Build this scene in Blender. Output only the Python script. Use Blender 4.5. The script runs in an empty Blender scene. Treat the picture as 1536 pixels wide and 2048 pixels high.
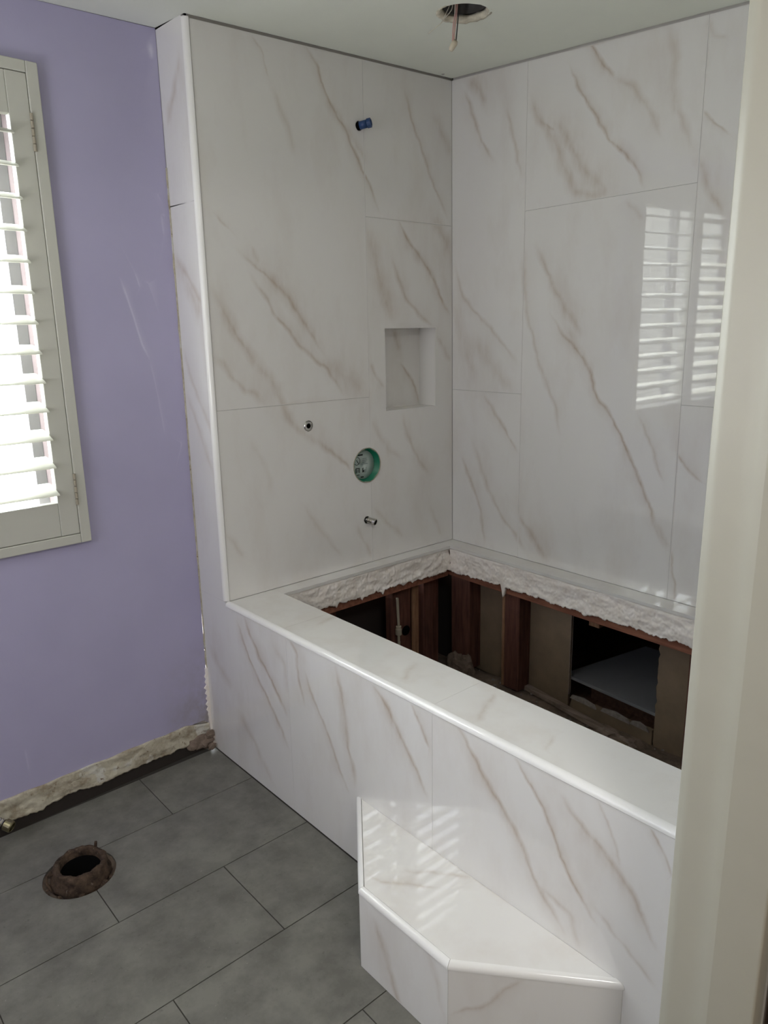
import bpy, bmesh, math, random
import numpy as np
from mathutils import Vector, Matrix, noise
from mathutils.geometry import delaunay_2d_cdt
SC = bpy.context.scene
COL = SC.collection
random.seed(7)
# ------------------------------------------------------------------ camera, sky, lamps, exposure
cam_d = bpy.data.cameras.new('camera'); cam = bpy.data.objects.new('camera', cam_d); COL.objects.link(cam)
CP = Vector((-1.08871, -2.02501, 1.42607))
CR = Vector((0.750296, -0.660886, -0.016914)); CU = Vector((0.170216, 0.168396, 0.970911)); CF = Vector((0.638814, 0.731350, -0.238841))
m = Matrix((CR, CU, -CF)).transposed().to_4x4(); m.translation = CP
cam.matrix_world = m
cam_d.sensor_fit = 'VERTICAL'; cam_d.sensor_height = 24.0; cam_d.lens = 1482.37 / 2048 * 24.0; cam_d.clip_start = 0.02
SC.camera = cam
SC.view_settings.view_transform = 'Standard'; SC.view_settings.look = 'None'; SC.view_settings.gamma = 1.0
SC.view_settings.exposure = 0.22
wd = bpy.data.worlds.new('sky'); SC.world = wd; wd.use_nodes = True
wd.node_tree.nodes['Background'].inputs[0].default_value = (0.93, 0.97, 1.0, 1)
wd.node_tree.nodes['Background'].inputs[1].default_value = 17.5
SC.cycles.max_bounces = 10; SC.cycles.diffuse_bounces = 6; SC.cycles.glossy_bounces = 5; SC.cycles.transparent_max_bounces = 12
SC.cycles.sample_clamp_indirect = 12.0
SC.cycles.use_denoising = True; SC.cycles.caustics_reflective = False; SC.cycles.caustics_refractive = False

sd = bpy.data.lights.new('sun', 'SUN'); sun = bpy.data.objects.new('sun', sd); COL.objects.link(sun)
sd.energy = 48.0; sd.angle = math.radians(0.6); sd.color = (1.0, 0.98, 0.95)
sun.location = (0, 4, 6); sun.rotation_euler = Vector((0.14, -0.445, -0.885)).to_track_quat('-Z', 'Y').to_euler()
def area(name, loc, target, sx, sy, power, color, portal=False):
    l = bpy.data.lights.new(name, 'AREA'); l.shape = 'RECTANGLE'; l.size = sx; l.size_y = sy; l.energy = power; l.color = color
    o = bpy.data.objects.new(name, l); COL.objects.link(o)
    o.location = loc; o.rotation_euler = (Vector(target) - Vector(loc)).to_track_quat('-Z', 'Y').to_euler()
    if portal: l.cycles.is_portal = True
    return o
area('window_daylight', (-0.915, 0.335, 1.48), (-0.915, -2.0, 1.48), 1.10, 1.26, 1, (1, 1, 1), portal=True)
area('hall_fill', (-1.0, -2.75, 2.28), (-1.0, -2.75, 0.0), 0.55, 0.55, 21, (1.0, 0.97, 0.93))  # added unseen fill behind the camera, lifts the ambient level
area('side_fill', (-1.88, -0.75, 1.25), (0, -0.75, 0.9), 1.0, 1.2, 8.5, (0.97, 0.99, 1.0))  # added unseen fill from the left; no window is built there
area('ceiling_fill', (-1.55, -0.65, 1.1), (-1.3, -0.7, 3.0), 0.4, 0.4, 8.5, (1.0, 0.99, 0.95))  # added unseen fill pointing up to brighten the ceiling

# ------------------------------------------------------------------ measures (metres)
W, R, D, S = 1.0513, 0.5848, 0.1697, 0.2113
TH, PHI, TZ, CA, CB, HC = -0.0236, 0.0288, 0.0095, 0.0309, 0.0701, 2.255
YD = -1.58                      # bathroom face of the doorway wall
def ceil_z(x, y): return HC + CA * x + CB * y
def PE(u, v, o=0.0): return Vector((u, o, v))                                   # end wall: u = x, o>0 into the wall
NL = Vector((1, math.tan(TH), math.tan(TZ))).normalized()
def PL(u, v, o=0.0): return Vector((W + math.tan(TH) * u - math.tan(TZ) * (v - R), -u, v)) + NL * o   # long wall: u = -y
def PA(u, v, o=0.0): return Vector((o, -u, v))                                  # apron plane
ND = Vector((-math.tan(PHI), 1, 0)).normalized()
def PD(u, v, o=0.0): return Vector((u, D + math.tan(PHI) * u, v)) + ND * o      # lavender wall
def PF(u, v, o=0.0): return Vector((u, v, o))                                   # horizontal planes

# ------------------------------------------------------------------ materials
def lin(c): return tuple((x / 12.92 if x <= .04045 else ((x + .055) / 1.055) ** 2.4) for x in c)
def hexc(r, g, b): return lin((r / 255, g / 255, b / 255)) + (1,)
class NT:
    def __init__(s, name):
        s.m = bpy.data.materials.new(name); s.m.use_nodes = True; s.t = s.m.node_tree; s.b = s.t.nodes['Principled BSDF']
    def n(s, kind, **kw):
        nd = s.t.nodes.new(kind)
        for k, v in kw.items():
            if k.startswith('_'): setattr(nd, k[1:], v)
            else:
                key = int(k[1:]) if k[0] == 'i' and k[1:].isdigit() else k
                nd.inputs[key].default_value = v
        return nd
    def l(s, a, b): s.t.links.new(a, b)
    def coord(s, scale=(1, 1, 1), rot=(0, 0, 0)):
        g = s.n('ShaderNodeNewGeometry'); mp = s.n('ShaderNodeMapping'); mp.inputs['Scale'].default_value = scale; mp.inputs['Rotation'].default_value = rot
        s.l(g.outputs['Position'], mp.inputs['Vector']); return mp.outputs[0]
    def noise(s, vec, scale, detail=4, rough=.55):
        nd = s.n('ShaderNodeTexNoise'); nd.inputs['Scale'].default_value = scale; nd.inputs['Detail'].default_value = detail; nd.inputs['Roughness'].default_value = rough
        if vec: s.l(vec, nd.inputs['Vector'])
        return nd.outputs['Fac']
    def ramp(s, fac, stops, interp='LINEAR'):
        r = s.n('ShaderNodeValToRGB'); r.color_ramp.interpolation = interp
        e = r.color_ramp.elements
        while len(e) < len(stops): e.new(0.5)
        for i, (p, c) in enumerate(stops):
            e[i].position = p; e[i].color = c if len(c) == 4 else tuple(c) + (1,)
        s.l(fac, r.inputs[0]); return r.outputs[0]
    def mix(s, fac, a, b):
        x = s.n('ShaderNodeMix', _data_type='RGBA')
        for sock, val in ((x.inputs[0], fac), (x.inputs[6], a), (x.inputs[7], b)):
            if hasattr(val, 'is_linked'): s.l(val, sock)
            else: sock.default_value = val
        return x.outputs[2]
    def math(s, op, a, b=None, clamp=False):
        x = s.n('ShaderNodeMath', _operation=op, _use_clamp=clamp)
        for i, val in enumerate((a, b)):
            if val is None: continue
            if hasattr(val, 'is_linked'): s.l(val, x.inputs[i])
            else: x.inputs[i].default_value = val
        return x.outputs[0]
    def bump(s, h, strength=.2, dist=.002):
        b = s.n('ShaderNodeBump'); b.inputs['Strength'].default_value = strength; b.inputs['Distance'].default_value = dist
        s.l(h, b.inputs['Height']); s.l(b.outputs[0], s.b.inputs['Normal'])
    def set(s, **kw):
        for k, v in kw.items():
            key = k.replace('_', ' ')
            if hasattr(v, 'is_linked'): s.l(v, s.b.inputs[key])
            else: s.b.inputs[key].default_value = v
        return s.m
BW = (0, 0, 0, 1); WW = (1, 1, 1, 1)

def mat_tile():
    t = NT('glazed_marble_tile')
    at = t.n('ShaderNodeAttribute', _attribute_name='vein')
    c = t.coord()
    patch = t.ramp(t.noise(t.coord((7, 7, 2.2), (.5, .5, 0)), 6, 6, .6), [(.32, (.45,) * 3), (.62, WW)])
    v = t.math('MULTIPLY', at.outputs['Fac'], patch, True)
    # faint clouding and pale streaks of the stone print
    cl = t.ramp(t.noise(t.coord((2.2, 2.2, .9), (.45, .45, 0)), 3.2, 5, .6), [(.5, BW), (.8, (.22,) * 3)])
    tot = t.math('ADD', v, cl, True)
    base = t.mix(t.noise(c, 1.3, 3), hexc(219, 217, 214), hexc(226, 225, 223))
    col = t.mix(tot, base, hexc(176, 159, 142))
    t.bump(t.noise(c, 900, 1), .0, .0002)
    return t.set(Base_Color=col, Roughness=.018, Specular_IOR_Level=.6)
def mat_plain(name, rgb, rough=.5, var=.0, scale=8, bump=0, bscale=60, metal=0, spec=.5, bdist=.002):
    t = NT(name); col = hexc(*rgb)
    if var:
        dk = tuple(x * (1 - var) for x in col[:3]) + (1,)
        col = t.mix(t.ramp(t.noise(t.coord(), scale, 6, .6), [(.35, BW), (.65, WW)]), dk, col)
    if bump: t.bump(t.noise(t.coord(), bscale, 4), bump, bdist)
    return t.set(Base_Color=col, Roughness=rough, Metallic=metal, Specular_IOR_Level=spec)
def mat_paint():
    t = NT('lavender_paint')
    at = t.n('ShaderNodeAttribute', _attribute_name='vein')
    c = t.coord()
    base = t.mix(t.ramp(t.noise(c, 2.5, 4), [(.35, BW), (.65, WW)]), hexc(169, 165, 195), hexc(175, 171, 201))
    sp = t.ramp(t.noise(c, 55, 2, .4), [(.80, BW), (.83, (.5,) * 3)])
    base = t.mix(sp, base, hexc(120, 112, 140))
    # patchy grey-beige tone, stronger low in the corner by the tub
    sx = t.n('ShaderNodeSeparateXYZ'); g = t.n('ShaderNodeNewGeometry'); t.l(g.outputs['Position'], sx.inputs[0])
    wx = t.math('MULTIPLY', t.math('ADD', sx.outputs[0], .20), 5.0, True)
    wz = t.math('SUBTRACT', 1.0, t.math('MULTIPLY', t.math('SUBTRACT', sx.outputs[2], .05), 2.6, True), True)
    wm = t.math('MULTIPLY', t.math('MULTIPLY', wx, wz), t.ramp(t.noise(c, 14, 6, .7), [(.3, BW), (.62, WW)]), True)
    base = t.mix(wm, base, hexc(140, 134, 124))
    base = t.mix(at.outputs['Fac'], base, hexc(226, 226, 238))
    t.bump(t.noise(c, 160, 3), .15, .001)
    return t.set(Base_Color=base, Roughness=.55)
def mat_floor():
    t = NT('grey_stone_floor_tile'); c = t.coord()
    a = t.noise(c, 9, 9, .68); b = t.noise(c, 60, 5, .7)
    col = t.mix(t.ramp(a, [(.38, BW), (.62, WW)]), hexc(100, 99, 93), hexc(122, 121, 114))
    col = t.mix(t.ramp(b, [(.60, BW), (.72, (.5,) * 3)]), col, hexc(70, 68, 64))
    col = t.mix(t.ramp(t.noise(c, 120, 2, .5), [(.73, BW), (.76, (.6,) * 3)]), col, hexc(150, 148, 142))
    t.bump(b, .12, .001)
    return t.set(Base_Color=col, Roughness=.5, Specular_IOR_Level=.35)
def mat_mortar():
    t = NT('rough_mortar'); c = t.coord()
    col = t.mix(t.ramp(t.noise(c, 22, 7, .65), [(.35, BW), (.62, WW)]), hexc(232, 224, 216), hexc(244, 239, 234))
    col = t.mix(t.ramp(t.noise(c, 90, 5, .7), [(.66, BW), (.74, (.5,) * 3)]), col, hexc(130, 118, 108))
    t.bump(t.noise(c, 60, 8, .7), .25, .003)
    return t.set(Base_Color=col, Roughness=.9, Specular_IOR_Level=.2)
def mat_oldplaster():
    t = NT('exposed_old_plaster'); c = t.coord()
    col = t.mix(t.ramp(t.noise(c, 18, 8, .7), [(.35, BW), (.55, WW)]), hexc(150, 138, 118), hexc(196, 190, 172))
    col = t.mix(t.ramp(t.noise(c, 11, 5, .6), [(.58, BW), (.64, WW)]), col, hexc(205, 203, 194))
    col = t.mix(t.ramp(t.noise(c, 45, 6, .75), [(.60, BW), (.68, WW)]), col, hexc(112, 88, 66))
    t.bump(t.noise(c, 70, 8, .7), .6, .004)
    return t.set(Base_Color=col, Roughness=.9, Specular_IOR_Level=.2)
def mat_wood(name, a, b, sc=(14, 14, 1.2), rough=.7):
    t = NT(name); c = t.coord(sc)
    col = t.mix(t.ramp(t.noise(c, 5, 8, .65), [(.3, BW), (.7, WW)]), hexc(*a), hexc(*b))
    col = t.mix(t.ramp(t.noise(t.coord(), 9, 4), [(.55, BW), (.8, (.55,) * 3)]), col, hexc(44, 30, 26))
    t.bump(t.noise(c, 14, 5), .3, .002)
    return t.set(Base_Color=col, Roughness=rough, Specular_IOR_Level=.25)
def mat_rust():
    t = NT('rusty_iron'); c = t.coord()
    col = t.mix(t.ramp(t.noise(c, 30, 8, .7), [(.35, BW), (.65, WW)]), hexc(40, 31, 25), hexc(100, 82, 68))
    col = t.mix(t.ramp(t.noise(c, 70, 6, .7), [(.62, BW), (.7, WW)]), col, hexc(126, 112, 100))
    t.bump(t.noise(c, 80, 8, .75), .8, .006)
    return t.set(Base_Color=col, Roughness=.85, Specular_IOR_Level=.25)
def mat_dirt():
    t = NT('dusty_dirt'); c = t.coord()
    col = t.mix(t.ramp(t.noise(c, 16, 8, .7), [(.35, BW), (.65, WW)]), hexc(112, 98, 88), hexc(150, 134, 122))
    t.bump(t.noise(c, 50, 8, .75), .8, .008)
    return t.set(Base_Color=col, Roughness=.95, Specular_IOR_Level=.1)
def mat_glass():
    t = NT('window_glass')
    tr = t.n('ShaderNodeBsdfTransparent', Color=(.96, .98, .98, 1)); gl = t.n('ShaderNodeBsdfGlossy', Roughness=.02)
    fr_ = t.n('ShaderNodeLayerWeight', Blend=.5); mx = t.n('ShaderNodeMixShader')
    t.l(t.math('ADD', t.math('MULTIPLY', t.math('POWER', fr_.outputs['Facing'], 5.0), .8), .02, True), mx.inputs[0]); t.l(tr.outputs[0], mx.inputs[1]); t.l(gl.outputs[0], mx.inputs[2])
    t.l(mx.outputs[0], t.t.nodes['Material Output'].inputs[0]); return t.m
M = dict(tile=mat_tile(), paint=mat_paint(), floor=mat_floor(), mortar=mat_mortar(), plaster=mat_oldplaster(), rust=mat_rust(), dirt=mat_dirt(), glass=mat_glass(),
    trim=mat_plain('glossy_white_edge_trim', (232, 231, 229), .16),
    grout=mat_plain('white_grout', (196, 193, 188), .8),
    fgrout=mat_plain('dark_floor_grout', (58, 55, 50), .9),
    board=mat_plain('cement_board', (120, 118, 114), .9, .25, 30),
    gap=mat_plain('painted_gap_shade', (70, 68, 64), .95),
    ceil=mat_plain('ceiling_paint', (228, 232, 222), .75, .04, 3, .1, 200),
    jamb=mat_plain('cream_gloss_paint', (168, 165, 151), .38, .03, 12, .05, 40),
    shut=mat_plain('shutter_white_paint', (192, 192, 183), .35),
    alu=mat_plain('grey_window_frame', (120, 118, 124), .45), pink=mat_plain('pinkish_frame_liner', (186, 172, 184), .5),
    stucco=mat_plain('wall_shell', (190, 186, 180), .9),
    hall=mat_plain('hall_wall_paint', (196, 190, 178), .8, .04, 3),
    stud=mat_wood('reddish_framing_lumber', (70, 44, 40), (112, 74, 62)),
    stud2=mat_wood('pale_lumber_and_lit_edge', (112, 80, 60), (160, 124, 96)),
    plate=mat_wood('orange_brown_plate_lumber', (112, 70, 56), (156, 106, 84), (14, 1.2, 14)),
    paper=mat_plain('tan_wallboard_paper', (134, 116, 96), .9, .18, 12, .1, 90),
    core=mat_plain('crumbly_gypsum_edge', (156, 148, 142), .95, .3, 80, .6, 150),
    strip=mat_wood('weathered_grey_strip', (112, 96, 86), (164, 148, 138), (14, 1.2, 14)),
    chrome=mat_plain('worn_chrome', (196, 194, 188), .22, metal=1), brass=mat_plain('dull_brass', (150, 142, 112), .35, metal=1),
    black=mat_plain('black_pipe_and_void_shade', (10, 10, 10), .95, spec=.05), blue=mat_plain('blue_plastic_plug', (36, 66, 112), .4),  # black also stands in for shade inside bores and holes
    green=mat_plain('green_plaster_guard', (24, 120, 92), .35), label=mat_plain('clear_label_film', (172, 184, 180), .3), ink=mat_plain('black_print', (22, 24, 24), .6), inkg=mat_plain('grey_print', (120, 132, 130), .6),
    pipe=mat_plain('cream_plastic_pipe', (158, 150, 134), .5), wpink=mat_plain('faded_pink_wire', (204, 164, 156), .5), wwhite=mat_plain('white_wire', (206, 202, 190), .5), wcop=mat_plain('bare_copper', (170, 100, 70), .4, metal=1), nut=mat_plain('cream_wire_nut', (206, 196, 176), .5),
    rim=mat_plain('torn_ceiling_gypsum', (214, 208, 190), .95, .3, 60, .5, 90), can=mat_plain('grey_can_metal', (56, 54, 52), .5, .2, 20),
    white=mat_plain('white_melamine_panel', (124, 125, 130), .6), dark=mat_plain('painted_cavity_shade', (46, 40, 38), .95), redfl=mat_wood('dark_red_subfloor', (70, 48, 40), (98, 72, 60), (1.5, 12, 12)),  # dark: shade of the cavities put into the colour
    gapd=mat_plain('painted_recess_shade', (44, 38, 34), .95),
    nwall=mat_plain('grey_stucco', (132, 130, 124), .9, .15, 2, .3, 40), conc=mat_plain('outdoor_concrete', (150, 146, 138), .9, .2, 2),
    door=mat_wood('varnished_brown_wood', (104, 66, 42), (142, 98, 66)))

# ------------------------------------------------------------------ builders
def link(name, me, mat, parent=None):
    for x in (mat if isinstance(mat, (list, tuple)) else [mat]): me.materials.append(x)
    o = bpy.data.objects.new(name, me); COL.objects.link(o)
    if parent: o.parent = parent
    return o
def mesh(name, vs, fs, mat, parent=None, smooth=False):
    me = bpy.data.meshes.new(name); me.from_pydata([tuple(v) for v in vs], [], fs); me.update()
    bm = bmesh.new(); bm.from_mesh(me); bmesh.ops.recalc_face_normals(bm, faces=bm.faces); bm.to_mesh(me); bm.free()
    if smooth: me.polygons.foreach_set('use_smooth', [True] * len(me.polygons))
    return link(name, me, mat, parent)
def bevel_mesh(o, w, seg=2):
    bm = bmesh.new(); bm.from_mesh(o.data)
    bmesh.ops.bevel(bm, geom=[e for e in bm.edges if e.is_manifold and e.calc_face_angle(0) > .5], offset=w, segments=seg, profile=.5, affect='EDGES')
    bm.to_mesh(o.data); bm.free(); return o
def empty(name, loc=(0, 0, 0)):
    o = bpy.data.objects.new(name, None); COL.objects.link(o); o.empty_display_size = .05; return o
def thing(o, label, cat, group=None):
    o['label'] = label; o['category'] = cat
    if group: o['group'] = group
    return o
def struct(name, label=None):
    o = empty(name); o['kind'] = 'structure'
    if label: o['label'] = label; 
    o['category'] = name.split('_')[0]
    return o
def prism(name, P, poly, o0, o1, mat, parent=None, bev=0):
    """polygon in the (u, v) of plane function P, extruded between offsets o0 and o1"""
    n = len(poly); vs = [P(u, v, o0) for u, v in poly] + [P(u, v, o1) for u, v in poly]
    fs = [tuple(range(n)), tuple(range(n, 2 * n))] + [(i, (i + 1) % n, n + (i + 1) % n, n + i) for i in range(n)]
    o = mesh(name, vs, fs, mat, parent)
    return bevel_mesh(o, bev) if bev else o
def box(name, P, u0, u1, v0, v1, o0, o1, mat, parent=None, bev=0):
    return prism(name, P, [(u0, v0), (u1, v0), (u1, v1), (u0, v1)], o0, o1, mat, parent, bev)
def sweep(name, path, prof, mat, parent=None, cap=True, smooth=True):
    """profile rings: list of lists of points per path station"""
    vs = []; fs = []; k = len(prof[0])
    for ring in prof: vs += ring
    for i in range(len(prof) - 1):
        for j in range(k): fs.append((i * k + j, i * k + (j + 1) % k, (i + 1) * k + (j + 1) % k, (i + 1) * k + j))
    if cap: fs += [tuple(range(k)), tuple(range((len(prof) - 1) * k, len(prof) * k))]
    o = mesh(name, vs, fs, mat, parent, smooth)
    if smooth: o.data.set_sharp_from_angle(angle=math.radians(48))
    return o
def tube(name, pts, r, mat, parent=None, seg=12, cap=True):
    pts = [Vector(p) for p in pts]; rs = r if isinstance(r, (list, tuple)) else [r] * len(pts); rings = []
    up = None
    for i, p in enumerate(pts):
        d = (pts[min(i + 1, len(pts) - 1)] - pts[max(i - 1, 0)]).normalized()
        if up is None: up = d.orthogonal().normalized()
        up = (up - d * up.dot(d)).normalized(); s = d.cross(up)
        rings.append([p + (up * math.cos(a) + s * math.sin(a)) * rs[i] for a in [2 * math.pi * j / seg for j in range(seg)]])
    return sweep(name, pts, rings, mat, parent, cap)
def lathe(name, c, axis, prof, mat, parent=None, seg=32, closed=True, smooth=True, jit=0):
    """prof: (radius, height along axis) closed loop"""
    c = Vector(c); ax = Vector(axis).normalized(); u = ax.orthogonal().normalized(); w = ax.cross(u)
    vs = []; k = len(prof)
    for i in range(seg):
        a = 2 * math.pi * i / seg
        for j, (r, h) in enumerate(prof):
            p = c + (u * math.cos(a) + w * math.sin(a)) * r + ax * h
            if jit: p += Vector(noise.noise_vector(p * 45)) * jit + Vector(noise.noise_vector(p * 120)) * jit * .5
            vs.append(p)
    fs = []
    for i in range(seg):
        for j in range(k if closed else k - 1):
            a, b = i * k + j, i * k + (j + 1) % k; c2, d2 = ((i + 1) % seg) * k + (j + 1) % k, ((i + 1) % seg) * k + j
            fs.append((a, b, c2, d2))
    return mesh(name, vs, fs, mat, parent, smooth)
def circle(cx, cy, r, n=28, jit=0):
    return [(cx + r * (1 + random.uniform(-jit, jit)) * math.cos(2 * math.pi * i / n), cy + r * (1 + random.uniform(-jit, jit)) * math.sin(2 * math.pi * i / n)) for i in range(n)]
def inside(poly, x, y):
    c = False; j = len(poly) - 1
    for i in range(len(poly)):
        (xi, yi), (xj, yj) = poly[i], poly[j]
        if (yi > y) != (yj > y) and x < (xj - xi) * (y - yi) / (yj - yi) + xi: c = not c
        j = i
    return c


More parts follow.
